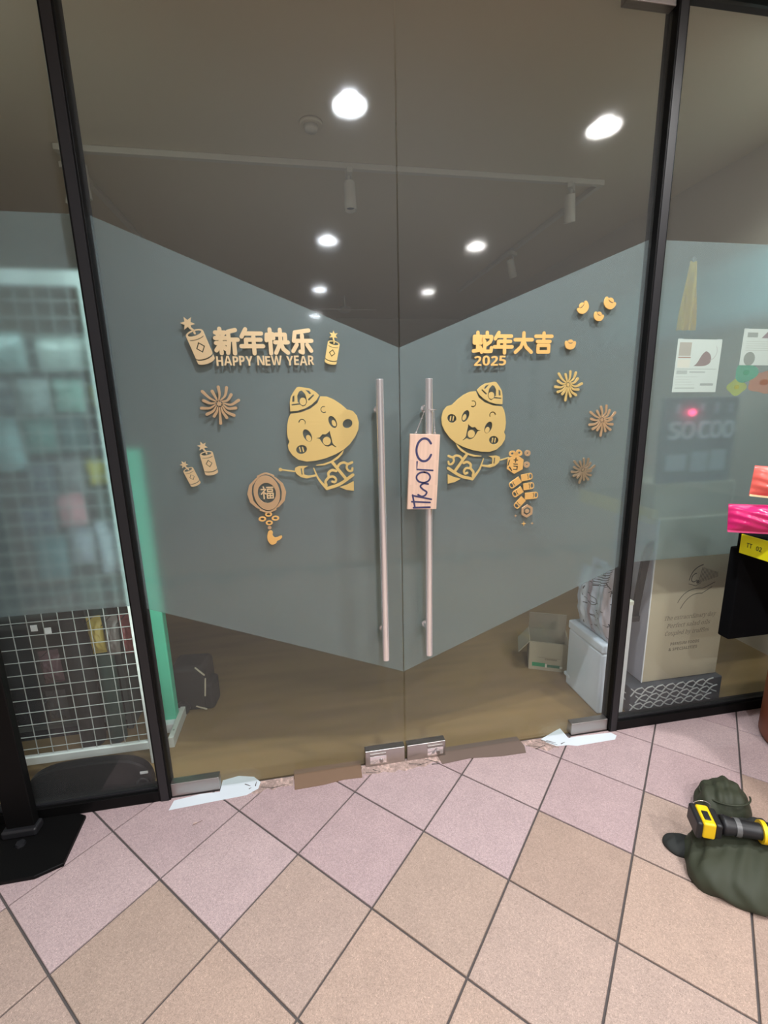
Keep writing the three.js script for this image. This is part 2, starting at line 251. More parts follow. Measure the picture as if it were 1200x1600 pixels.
// ---------------------------------------------------------------- gold decals on the door glass (2-3 mm sheet, millimetres on the door plane)
const T = 0.0028, font = await new FontLoader().loadAsync('fonts/droid/droid_sans_bold.typeface.json');
const mm = (p) => p.map(([x, y]) => [x / 1000, y / 1000]);
const sheet = (pts, curved, holes = []) => { const s = shape(mm(pts), curved); for (const h of holes) s.holes.push(h); return extrude(s, T, 0.0004).translate(0, 0, 0.0002); };
const sheetOf = (s, holes = []) => { for (const h of holes) s.holes.push(h); return extrude(s, T, 0.0003).translate(0, 0, 0.0002); };
const hole = (pts, curved) => shape(mm(pts), curved);
const GLYPH = {   // strokes on a 10 x 10 square, y downwards
  xin: [[[2.5, 0.3], [2.5, 1.6]], [[0.6, 1.7], [4.6, 1.7]], [[1.5, 2.2], [1.8, 3.4]], [[3.7, 2.2], [3.4, 3.4]], [[0.4, 3.8], [4.8, 3.8]], [[0.6, 5.7], [4.7, 5.7]], [[2.6, 4.0], [2.6, 9.6]], [[2.2, 6.4], [0.5, 8.5]], [[3.1, 6.4], [4.5, 8.0]], [[9.0, 0.7], [5.9, 1.4]], [[6.0, 1.4], [6.0, 5.5], [5.3, 9.5]], [[6.0, 4.4], [9.8, 4.4]], [[8.2, 4.4], [8.2, 9.7]]],
  nian: [[[2.6, 0.4], [0.8, 3.2]], [[2.2, 2.0], [9.2, 2.0]], [[2.5, 4.4], [8.8, 4.4]], [[2.5, 4.4], [2.5, 6.8]], [[0.4, 6.9], [9.7, 6.9]], [[5.8, 2.0], [5.8, 9.7]]],
  kuai: [[[2.2, 0.4], [2.2, 9.7]], [[0.8, 2.4], [0.6, 4.6]], [[3.3, 2.2], [3.6, 3.8]], [[4.6, 2.4], [8.7, 2.4], [8.7, 5.3]], [[4.2, 5.4], [9.8, 5.4]], [[6.6, 0.5], [6.6, 5.4], [4.4, 9.5]], [[6.7, 5.6], [7.6, 8.0], [9.6, 9.5]]],
  le: [[[8.4, 0.7], [2.3, 1.5], [1.7, 4.8], [9.5, 4.8]], [[5.4, 2.6], [5.4, 9.4], [4.3, 9.0]], [[2.9, 6.3], [1.2, 8.8]], [[7.5, 6.3], [9.2, 8.7]]],
  she: [[[0.8, 2.2], [4.2, 2.2], [4.2, 5.1], [0.8, 5.1], [0.8, 2.2]], [[2.5, 0.4], [2.5, 8.5]], [[0.4, 8.8], [4.6, 8.2]], [[3.8, 7.0], [4.6, 9.3]], [[7.3, 0.4], [7.3, 1.8]], [[5.3, 4.0], [5.4, 2.3], [9.6, 2.3], [9.3, 3.9]], [[8.9, 4.7], [6.3, 6.3]], [[6.1, 4.3], [6.1, 9.0], [9.4, 9.0], [9.6, 7.4]]],
  da: [[[0.5, 3.6], [9.5, 3.6]], [[5.0, 0.5], [5.0, 3.8], [3.6, 7.0], [0.8, 9.4]], [[5.1, 4.2], [6.4, 7.0], [9.3, 9.4]]],
  ji: [[[0.7, 2.0], [9.3, 2.0]], [[5.0, 0.5], [5.0, 4.2]], [[1.6, 4.4], [8.4, 4.4]], [[2.1, 6.2], [7.9, 6.2], [7.9, 9.3], [2.1, 9.3], [2.1, 6.2]]],
  fu: [[[2.3, 0.4], [2.7, 1.4]], [[0.6, 2.4], [4.0, 2.4], [0.6, 6.0]], [[2.4, 4.4], [2.4, 9.6]], [[2.9, 5.0], [4.0, 6.0]], [[4.8, 1.0], [9.6, 1.0]], [[5.4, 2.4], [9.0, 2.4], [9.0, 4.2], [5.4, 4.2], [5.4, 2.4]], [[5.0, 5.6], [9.4, 5.6], [9.4, 9.4], [5.0, 9.4], [5.0, 5.6]], [[7.2, 5.6], [7.2, 9.4]], [[5.0, 7.5], [9.4, 7.5]]],
};
function glyph(key, x, y, size, w, lift = 0, depth = T, wide = size) {   // x, y of the top left corner, metres
  let k = 0; const list = [];
  for (const line of GLYPH[key]) for (let i = 1; i < line.length; i++) {
    const at = (p) => [x + p[0] / 10 * wide, y - p[1] / 10 * size];
    list.push(extrude(capsule(at(line[i - 1]), at(line[i]), w), depth - 0.00003 * (k++ % 7)).translate(0, 0, lift + 0.0001));
  }
  return merge(list);
}
function lettering(name, label, keys, x0, x1, top, size, w, mat, words, wordBox) {
  const t = thing(name, label, 'wall decal', [x0, top - size, 0]);
  const wide = (x1 - x0) / (keys.length * 1.075 - 0.075), step = wide * 1.075;
  keys.forEach((k, i) => part(t, 'character', glyph(k, i * step, size, size, w, 0, T, wide), mat));
  return t;
}
function words(name, label, text, x0, x1, y, h, mat) {
  const t = thing(name, label, 'wall decal', [x0, y, 0]);
  let x = 0; const gl = [];
  for (const ch of text) {
    if (ch === ' ') { x += 0.42; continue; }
    const g = new TextGeometry(ch, { font, size: 1, depth: 1, curveSegments: 4, bevelEnabled: false }); g.computeBoundingBox(); const b = g.boundingBox;
    gl.push([g.translate(-b.min.x, 0, 0), x]); x += b.max.x - b.min.x + 0.1;
  }
  const sx = (x1 - x0) / (x - 0.1);
  gl.forEach(([g, gx], i) => part(t, 'letter', g.translate(gx, 0, 0).scale(sx, h / 0.99, T).translate(0, (i % 2 ? 0.0012 : 0), 0.0001), mat));
}
lettering('gold_characters', 'four thick gold Chinese characters above the words HAPPY NEW YEAR', ['xin', 'nian', 'kuai', 'le'], -0.584, -0.279, 1.673, 0.078, 0.0128, M.goldPale);
words('gold_words', 'gold words HAPPY NEW YEAR below the Chinese characters on the left door', 'HAPPY NEW YEAR', -0.584, -0.277, 1.560, 0.029, M.goldPale);
lettering('gold_characters', 'four thick gold Chinese characters above the number 2025', ['she', 'nian', 'da', 'ji'], 0.268, 0.567, 1.667, 0.072, 0.0122, M.goldOrange);
words('gold_words', 'gold number 2025 on the right door', '2025', 0.274, 0.392, 1.5545, 0.032, M.goldOrange);

function star(r0, r1, n, turn = 0) { return Array.from({ length: 2 * n }, (_, i) => { const a = Math.PI * i / n + turn + Math.PI / 2, r = i % 2 ? r0 : r1; return [r * Math.cos(a), r * Math.sin(a)]; }); }
function cracker(label, x, y, k, tilt, mat) {   // firecracker: can with an open top, a fuse and a star
  const t = thing('firecracker_decal', label, 'wall decal', [x / 1000, y / 1000, 0]); t.rotation.z = tilt;
  const S = (p) => p.map(([u, v]) => [u * k, v * k]), arc = (cy, ry, a0, a1, r = 30, n = 10) => Array.from({ length: n + 1 }, (_, i) => { const a = (a0 + (a1 - a0) * i / n) * Math.PI / 180; return [r * Math.cos(a), cy + ry * Math.sin(a)]; });
  const body = shape(mm(S([...arc(-30, 11, 180, 360), ...arc(44, 12, 0, 180)])));
  body.holes.push(shape(mm(S(arc(44, 7.2, 0, 350, 23, 20)))));
  body.holes.push(shape(mm(S([...arc(33, 10.5, 215, 325, 29.5), ...arc(35, 10.0, 325, 215, 29)]))));
  const dm = (r) => [[0, r], [r * 0.86, 0], [0, -r], [-r * 0.86, 0]];
  body.holes.push(shape(mm(S(dm(18).map(([u, v]) => [u, v - 3])))));
  part(t, 'can', sheetOf(body), mat);
  part(t, 'diamond', sheetOf(shape(mm(S(dm(13).map(([u, v]) => [u, v - 3]))))), mat);
  part(t, 'base_band', sheetOf(shape(mm(S([...arc(-48, 11, 180, 360), ...arc(-34, 11, 360, 180)])))), mat);
  part(t, 'fuse', sheetOf(ribbon(mm(S([[1, 44], [0, 55], [-6, 64]])), 0.007 * k)), mat);
  part(t, 'spark', sheet(S(star(11, 24, 6, 0.15)).map(([u, v]) => [u - 8 * k, v + 80 * k])), mat);
}
cracker('largest gold firecracker, left of the Chinese characters on the left door', -628, 1618, 0.92, 0.32, M.goldPale);
cracker('small gold firecracker leaning right, just past HAPPY NEW YEAR', -217, 1600, 0.66, -0.22, M.gold);
cracker('upper of the two gold firecrackers side by side under the left firework', -639, 1254, 0.70, 0.16, M.goldPale);
cracker('smallest gold firecracker, lower one of the pair on the far left', -697, 1211, 0.56, 0.36, M.goldPale);

function firework(label, x, y, r, turn, mat, k = 14) {
  const t = thing('firework_decal', label, 'wall decal', [x / 1000, y / 1000, 0]); t.rotation.z = turn;
  for (let i = 0; i < k; i++) {
    const a = i / k * Math.PI * 2, len = r * [1, 0.78, 0.92, 0.84, 0.7][i % 5], side = Math.cos(a) > 0 ? -1 : 1, bend = side * 0.16 * len * Math.abs(Math.cos(a) + 0.2);
    const p = [0.2 * r, 0.55 * len, len].map((d, j) => { const b = [0, bend * 0.9, bend * 0.2][j]; return [d * Math.cos(a) - b * Math.sin(a), d * Math.sin(a) + b * Math.cos(a)]; });
    part(t, 'ray', sheetOf(ribbon(mm(p), 0.0042, true, 0.0098)), mat);
  }
  part(t, 'star_center', sheet(star(0.09 * r, 0.17 * r, 7)), mat);
}
firework('gold firework burst under the large firecracker on the left door', -588, 1443, 62, 0.2, M.goldRose);
firework('bright gold firework burst, topmost of three on the right door', 636, 1486, 55, 0.1, M.gold);
firework('middle rose gold firework burst on the right door', 785, 1356, 58, 0.5, M.goldRose, 15);
firework('dull dark gold firework burst, lowest of three on the right door', 720, 1170, 50, 0.3, M.goldDull, 15);

function ingot(label, x, y, k, turn) {
  const t = thing('ingot_decal', label, 'wall decal', [x / 1000, y / 1000, 0]); t.rotation.z = turn;
  part(t, 'boat', sheet([[-26, 6], [-24, 15], [-17, 17], [-10, 9], [0, 6], [10, 9], [17, 17], [24, 15], [26, 6], [20, -10], [8, -17], [-8, -17], [-20, -10]].map(([u, v]) => [u * k, v * k]), true), M.goldOrange);
  part(t, 'lump', sheet([[-12, 12.5], [-10, 19], [0, 23], [10, 19], [12, 12.5], [0, 9.5]].map(([u, v]) => [u * k, v * k]), true), M.goldOrange);
}
ingot('gold ingot tilted to the right, leftmost of three near the top of the right door', 678, 1747, 0.92, 0.75);
ingot('small gold ingot, lowest of the three near the top of the right door', 738, 1719, 0.78, -0.35);
ingot('gold ingot beside the black post, highest on the right door', 777, 1763, 0.95, -0.5);
ingot('gold ingot just right of the Chinese characters on the right door', 635, 1623, 0.84, -0.03);

// the two cartoon bears, drawn once and mirrored
const Z = (px, py) => [((px / 6.667 + 420) - 505) * 1.99, (665 - (580 + py / 6.667)) * 1.965];
function bear(label, x, y, flip, mat) {
  const t = thing('bear_decal', label, 'wall decal', [x / 1000, y / 1000, 0]);
  const P = (list) => list.map(([a, b]) => { const [u, v] = Z(a, b); return [flip * u, v]; });
  const E = (cx, cy, rx, ry, turn) => { const [u, v] = Z(cx, cy), k = 0.296; return ellipse(flip * u / 1000, v / 1000, rx * k / 1000, ry * k / 1000, flip * turn); };
  const head = shape(mm(P([[215, 424], [330, 410], [435, 372], [515, 312], [552, 238], [625, 242], [700, 275], [780, 330], [845, 390], [910, 408], [955, 460], [975, 540], [968, 620], [930, 700], [865, 785], [790, 848], [690, 900], [580, 940], [470, 963], [360, 970], [270, 945], [205, 890], [166, 825], [160, 775], [180, 735], [165, 690], [160, 620], [170, 540], [188, 470]]), true));
  head.holes.push(E(385, 672, 44, 74, 0.42), E(677, 527, 42, 72, 0.42), E(845, 550, 57, 49, 0.45), E(310, 828, 61, 50, 0.25));
  head.holes.push(shape(mm(P([[480, 705], [520, 697], [552, 662], [592, 664], [625, 640], [640, 622], [643, 655], [655, 705], [664, 762], [680, 790], [708, 812], [700, 818], [655, 792], [620, 808], [580, 800], [545, 760], [520, 715]]))));
  const ring = (cx, cy, r, a0, a1, w) => ribbon(mm(P(Array.from({ length: 7 }, (_, i) => { const a = (a0 + (a1 - a0) * i / 6) * Math.PI / 180; return [cx + r * Math.cos(a), cy + r * Math.sin(a)]; }))), w * 0.000296, true, w * 0.0002);
  head.holes.push(ring(585, 385, 34, 60, 290, 13), ring(335, 525, 36, 190, 385, 13));
  part(t, 'head', sheetOf(head), mat);
  part(t, 'pupil', sheetOf(E(397, 702, 28, 38, 0.42)), mat); part(t, 'pupil', sheetOf(E(690, 542, 22, 38, 0.42)), mat);
  part(t, 'tongue', sheetOf(E(600, 742, 46, 48, 0)), mat);
  for (const [cx, cy] of flip > 0 ? [[310, 828]] : [[310, 828], [845, 550]]) for (const d of [-17, 17]) part(t, 'ear_mark', sheetOf(capsule(...mm(P([[cx + d - 4, cy - 22], [cx + d + 4, cy + 22]])), 0.0042)), mat);
  const hat = shape(mm(P([[542, 226], [500, 185], [440, 150], [375, 140], [330, 132], [300, 136], [280, 160], [250, 200], [226, 240], [213, 300], [212, 398], [300, 392], [380, 368], [450, 330], [508, 280]]), true));
  hat.holes.push(shape(mm(P([[300, 298], [298, 230], [322, 182], [350, 172], [385, 210], [398, 262], [402, 300], [380, 338], [350, 346], [325, 325], [232, 334], [232, 320], [318, 310]]))));
  hat.holes.push(shape(mm(P([[240, 294], [246, 240], [268, 222], [264, 292]]))), shape(mm(P([[392, 166], [432, 176], [452, 208], [432, 212]]))), shape(mm(P([[412, 270], [476, 216], [484, 228], [424, 284]]))));
  part(t, 'hat', sheetOf(hat), mat); part(t, 'hat_bead', sheetOf(E(357, 292, 36, 42, 0)), mat);
  part(t, 'collar', sheet(P([[460, 1014], [545, 1003], [640, 974], [720, 918], [792, 848], [772, 900], [722, 950], [650, 992], [560, 1022], [470, 1022]]), false), mat);
  const bar = (pts, w, w1) => sheetOf(ribbon(mm(P(pts)), w * 0.000296, true, (w1 ?? w) * 0.000296));
  part(t, 'jacket', merge([bar([[648, 985], [800, 1190]], 34), bar([[435, 1050], [485, 1180], [575, 1300]], 12, 34).translate(0, 0, 0.00004), bar([[575, 1298], [720, 1255], [885, 1150]], 36).translate(0, 0, 0.00008),
    bar([[570, 1260], [562, 1215], [600, 1160], [600, 1115], [645, 1083], [690, 1095]], 30).translate(0, 0, 0.00012), bar([[600, 1165], [655, 1160], [685, 1195], [668, 1228], [640, 1218]], 26).translate(0, 0, 0.00016),
    bar([[700, 1062], [735, 1015], [785, 998], [830, 1018], [882, 1000]], 28).translate(0, 0, 0.0002), bar([[825, 1020], [815, 1065], [842, 1100], [875, 1098], [882, 1070]], 26).translate(0, 0, 0.00024)]), mat);
  part(t, 'jacket_hem', sheet(P([[722, 1288], [812, 1262], [893, 1222], [890, 1342], [800, 1326]])), mat);
  const arm = shape(mm(P([[218, 1070], [226, 1036], [270, 1018], [375, 1020], [330, 1042], [320, 1064], [324, 1120], [372, 1135], [452, 1124], [460, 1146], [350, 1166], [288, 1150], [240, 1112]])));
  arm.holes.push(shape(mm(P([[286, 1044], [300, 1044], [306, 1120], [292, 1120]]))));
  part(t, 'arm', sheetOf(arm), mat);
  part(t, 'stick', sheetOf(flip > 0 ? ribbon(mm(P([[215, 1078], [60, 1050]])), 0.0046, false) : ribbon(mm(P([[215, 1078], [105, 1052]])), 0.0046, false)), mat);
  if (flip > 0) part(t, 'stick_knob', sheetOf(E(60, 1050, 20, 20, 0)), mat);
}
bear('gold cartoon bear in a round cap on the left door, holding a lantern stick', -259, 1364, 1, M.gold);
bear('gold cartoon bear in a round cap on the right door, beside the wooden board', 278, 1372, -1, M.gold);

{ // round lantern with a tassel under the left bear's stick
  const t = thing('lantern_decal', 'rose gold round lantern hanging from the left bear stick, with knot and tassel', 'wall decal', [-0.461, 1.144, 0]);
  const disc = ellipse(0, 0, 0.0435, 0.0605, 0.1, 36); disc.holes.push(ellipse(0, 0, 0.030, 0.035, 0.1));
  part(t, 'lantern_body', sheetOf(disc), M.goldRose);
  const side = (s) => shape(mm([[24, 57], [34, 51], [56, 30], [65, 0], [58, -30], [38, -50], [18, -59], [32, -46], [46, -26], [50, 0], [46, 27], [30, 47], [18, 59]].map(([u, v]) => [s * u, v])), false);
  for (const s of [-1, 1]) part(t, 'lantern_side', sheetOf(side(s)).translate(0, 0, 0.0003), M.goldRose);
  for (const s of [-1, 1]) part(t, 'lantern_cap', sheetOf(ribbon(mm([[-26, s * 58], [0, s * 67], [26, s * 58]]), 0.006)).translate(0, 0, 0.0005), M.goldRose);
  part(t, 'character', glyph('fu', -0.021, 0.023, 0.044, 0.0042), M.goldPale);
  for (const [u, v, a, b] of [[-22, -90, 13, 9], [22, -90, 13, 9], [0, -75, 12, 8.5], [0, -105, 12, 8.5]]) { const e = ellipse(u / 1000, v / 1000, a / 1000, b / 1000); e.holes.push(ellipse(u / 1000, v / 1000, a / 2000, b / 2200)); part(t, 'knot_loop', sheetOf(e), M.goldOrange); }
  part(t, 'bead', sheetOf(ellipse(0, -0.1225, 0.0065, 0.0062)), M.goldRose);
  part(t, 'tassel', sheet([[-8, -142], [-4, -134], [6, -133], [10, -141], [8, -148], [14, -158], [24, -158], [38, -153], [40, -160], [30, -169], [22, -172], [18, -180], [2, -184], [-8, -172], [-11, -156]], true), M.goldOrange);
}
{ // hexagon charm, string of crackers, coins and sparkles on the right door
  const t = thing('charm_decal', 'gold hexagon charm with a bow at the end of the right bear stick', 'wall decal', [0.442, 1.204, 0]); t.rotation.z = -0.12;
  const hx = shape(mm(star(31.5, 36.5, 6, 0.05))); hx.curves.length;
  const bars = [[[-27, 12], [-22, 14], [-25, -8], [-30, -8]], [[-24, -14], [-20, -10], [-6, -26], [-9, -29]], [[-9, 17], [-3, 17], [-3, 24], [2, 24], [2, 17], [9, 17], [9, 13], [2, 13], [2, 5], [-3, 5], [-3, 13], [-9, 13]], [[-8, 2], [11, 2], [11, -2], [-8, -2]], [[-6, -6], [12, -6], [12, -22], [-6, -22], [-6, -18], [7, -18], [7, -10], [-6, -10]]];
  for (const b of bars) hx.holes.push(hole(b));
  part(t, 'hexagon', sheetOf(hx), M.goldOrange);
  for (const [u, v, a] of [[-18, 38, 0.3], [9, 43, -0.5]]) { const e = ellipse(u / 1000, v / 1000, 0.0135, 0.0105, a); e.holes.push(ellipse(u / 1000, v / 1000, 0.005, 0.004, a)); part(t, 'bow_loop', sheetOf(e), M.goldOrange); }
  part(t, 'bow_knot', sheetOf(ellipse(-0.003, 0.037, 0.007, 0.006)), M.goldOrange);
  const c = thing('cracker_string_decal', 'string of gold crackers hanging in a zigzag below the hexagon charm', 'wall decal', [0.47, 1.09, 0]);
  const stick = (x0, y0, x1, y1, name) => { const a = Math.atan2(y1 - y0, x1 - x0), L = Math.hypot(x1 - x0, y1 - y0), g = shape(mm([[0, -13], [L, -13], [L + 6, -9], [L + 8, 0], [L + 6, 9], [L, 13], [0, 13]])); g.holes.push(ellipse((L - 1) / 1000, 0, 0.0055, 0.009)); g.holes.push(shape(mm([[L - 14, -10], [L - 11, -10], [L - 9, 0], [L - 11, 10], [L - 14, 10], [L - 12, 0]]))); const m = part(c, name, sheetOf(g), M.goldOrange); m.position.set(x0 / 1000, y0 / 1000, 0); m.rotation.z = a; return m; };
  [[-6, 56, -40, 34], [4, 18, -26, 0], [12, -18, -16, -46]].forEach(([a, b, x, y]) => stick(a, b, x, y, 'cracker').position.z = 0.00003);
  [[-2, 60, 36, 66], [8, 26, 44, 30], [16, -10, 62, -8]].forEach(([a, b, x, y]) => stick(a, b, x, y, 'cracker').position.z = 0.0007);
  const nut = shape(mm(star(23, 26, 6, 0).map(([u, v]) => [u + 28, v - 68]))); nut.holes.push(shape(mm(star(13.5, 15.5, 6, 0).map(([u, v]) => [u + 28, v - 68]))));
  part(c, 'hexagon_end', sheetOf(nut), M.goldRose); part(c, 'hexagon_core', sheetOf(ellipse(0.028, -0.068, 0.0085, 0.0085)), M.goldRose);
  for (const [l, x, y, r] of [['upper of two small gold coins beside the hexagon charm', 489, 1243, -0.3], ['lower of two small gold coins beside the hexagon charm', 488, 1200, 0]]) {
    const k = thing('coin_decal', l, 'wall decal', [x / 1000, y / 1000, 0]); k.rotation.z = r; const e = ellipse(0, 0, 0.0125, 0.0115); e.holes.push(ellipse(0, 0, 0.003, 0.003)); part(k, 'coin', sheetOf(e), M.goldRose);
  }
  for (const [l, x, y, r] of [['left small gold sparkle below the cracker string', 452, 1006, 6.5], ['middle and largest gold sparkle below the cracker string', 487, 973, 10], ['right faint gold sparkle below the cracker string', 522, 972, 6]]) {
    const k = thing('sparkle_decal', l, 'wall decal', [x / 1000, y / 1000, 0]); part(k, 'sparkle', sheet(star(r * 0.32, r, 4)), x === 487 ? M.goldOrange : M.goldRose);
  }
}

// ---------------------------------------------------------------- fixtures on the ceiling inside
{
  const y = IN_CEIL - 0.016, z0 = -1.30, xl = -1.47, xr = 1.58;
  const t = thing('track_rail', 'pale lighting track forming three sides of a rectangle on the shop ceiling', 'track rail', [0, y, z0]);
  part(t, 'front_rail', box(xr - xl, 0.030, 0.034, (xl + xr) / 2, 0, 0, 0.004), M.railWhite);
  part(t, 'side_rail', box(0.034, 0.030, 2.6, xl + 0.017, 0, -1.317, 0.004), M.railWhite);
  part(t, 'side_rail', box(0.034, 0.030, 2.6, xr - 0.017, 0, -1.317, 0.004), M.railWhite);
  const spot = (x, z, tilt, turn, label) => {
    const s = thing('track_spotlight', label, 'spotlight', [x, y - 0.015, z], turn, undefined);
    part(s, 'adapter', box(0.032, 0.030, 0.09, 0, -0.014, 0, 0.004), M.railWhite);
    part(s, 'stem', new THREE.CylinderGeometry(0.008, 0.008, 0.07, 14).translate(0, -0.062, 0), M.railWhite);
    const can = new THREE.LatheGeometry([[0, 0.075], [0.026, 0.075], [0.030, 0.07], [0.034, -0.075], [0.031, -0.075], [0.028, -0.05], [0, -0.05]].map((p) => V2(...p)), 26);
    const m = part(s, 'can', tf(can, 0, -0.135, 0.012, tilt), M.railWhite);
    part(m, 'lens', tf(new THREE.CylinderGeometry(0.027, 0.027, 0.006, 22).translate(0, -0.055, 0), 0, -0.135, 0.012, tilt), M.blackPlastic);
  };
  spot(-1.36, z0, 0.15, 0.4, 'unlit track spotlight at the left corner of the rail, beside the black post');
  spot(-1.453, z0 - 0.10, 0.3, 1.2, 'unlit track spotlight half hidden behind the left black post');
  spot(0.015, z0, -0.1, 0, 'unlit track spotlight at the middle of the front rail');
  spot(1.37, z0, 0.25, -0.7, 'unlit track spotlight near the right corner of the rail');
  spot(1.563, z0 - 1.2, 0.4, -1.1, 'unlit track spotlight farther back on the right side rail');
  const d = thing('smoke_detector', 'round grey smoke detector on the ceiling left of the brightest lamp reflection', 'smoke detector', [-0.2, IN_CEIL, -0.95]);
  part(d, 'base', new THREE.LatheGeometry([[0, 0], [0.055, 0], [0.055, -0.012], [0.05, -0.016], [0, -0.016]].map((p) => V2(...p)), 32), M.inCeil);
  part(d, 'sensor', new THREE.LatheGeometry([[0, -0.016], [0.034, -0.016], [0.028, -0.038], [0, -0.042]].map((p) => V2(...p)), 28), M.railWhite);
  const f = thing('ceiling_fan', 'pale ceiling fan far back in the dark shop, just above the frosted film', 'ceiling fan', [0.27, IN_CEIL, -4.3]);
  part(f, 'rod', new THREE.CylinderGeometry(0.012, 0.012, 0.14, 14).translate(0, -0.07, 0), M.railWhite);
  part(f, 'motor', new THREE.LatheGeometry([[0, -0.12], [0.07, -0.13], [0.08, -0.16], [0.05, -0.19], [0, -0.195]].map((p) => V2(...p)), 26), M.railWhite);
  for (let k = 0; k < 4; k++) part(f, 'blade', tf(box(0.34, 0.008, 0.085, 0.24, 0, 0, 0.003), 0, -0.155, 0, 0.2, k * Math.PI / 2 + 0.35, 0), std(rgb(0.75, 0.72, 0.66), 0.6));
}
// the far side of the corridor, which the glass mirrors
part(wallBack, 'panel', slab(3.8, 5.5, 0.9, 2.7, 7.06, 7.1), M.white); part(wallBack, 'panel', slab(2.75, 3.65, 1.35, 2.5, 7.05, 7.1), M.blackPlastic); part(wallBack, 'panel', slab(2.85, 3.55, 1.45, 2.4, 7.04, 7.05), std(rgb(0.35, 0.3, 0.25), 0.6));
for (let k = 0; k < 6; k++) part(wallBack, 'panel', tf(new THREE.CylinderGeometry(0.09, 0.09, 0.02, 20), 4.2, 2.3 - k * 0.22, 7.055, Math.PI / 2), M.blackPlastic);

// ---------------------------------------------------------------- left side: mesh stand and goods behind the side window
{
  const x0 = -2.06, x1 = -1.004, y0 = 0.085, y1 = 1.878, z = -0.20;
  const t = thing('wire_grid_stand', 'white wire grid display stand behind the left side window', 'display stand', [x0, 0, z]);
  const W = x1 - x0;
  part(t, 'frame_post', box(0.024, y1 + 0.0, 0.024, W - 0.012, y1 / 2, 0, 0.003), M.wire); part(t, 'frame_post', box(0.024, y1, 0.024, 0.012, y1 / 2, 0, 0.003), M.wire);
  part(t, 'frame_rail', box(W - 0.048, 0.046, 0.022, W / 2, y1 - 0.023, 0, 0.003), M.wire); part(t, 'frame_rail', box(W - 0.048, 0.034, 0.022, W / 2, y0, 0, 0.003), M.wire);
  const hz = new THREE.CylinderGeometry(0.0017, 0.0017, W - 0.048, 8).rotateZ(Math.PI / 2), vt = new THREE.CylinderGeometry(0.0017, 0.0017, y1 - y0 - 0.062, 8);
  for (let y = y0 + 0.05; y < y1 - 0.06; y += 0.0533) part(t, 'wire', hz, M.wireThin).position.set(W / 2, y, 0.0022);
  for (let x = W - 0.012 - 0.05; x > 0.04; x -= 0.0533) part(t, 'wire', vt, M.wireThin).position.set(x, (y0 + y1) / 2 - 0.015, -0.0022);
  for (const [x, y] of [[0.70, 0.645], [0.745, 0.63]]) part(t, 'price_tag', box(0.022, 0.024, 0.002, x, y, 0.006), M.white);
}
const quilt = (w, h, d, p = 2.6, crimp = 0.1, ripple = 0.004, nx = 22, ny = 26) => {   // a filled bag with flat sealed ends
  const side = (s) => { const g = new THREE.PlaneGeometry(w, h, nx, ny), a = g.attributes.position; for (let i = 0; i < a.count; i++) { const u = a.getX(i) / w * 2, v = a.getY(i) / h * 2, e = Math.max(0, 1 - Math.abs(v) / (1 - crimp)), f = Math.pow(Math.max(0, 1 - Math.pow(Math.abs(u), p)), 0.6) * Math.pow(Math.min(1, e * 1.6), 0.55); a.setXYZ(i, a.getX(i) * (1 - 0.08 * f), a.getY(i), s * (0.0006 + d / 2 * f + ripple * f * Math.sin(u * 9 + v * 5) * Math.cos(v * 7))); } if (s < 0) { const ix = g.index.array; for (let k = 0; k < ix.length; k += 3) { const q = ix[k]; ix[k] = ix[k + 1]; ix[k + 1] = q; } } g.computeVertexNormals(); return g; };
  return merge([side(1), side(-1)]);
};
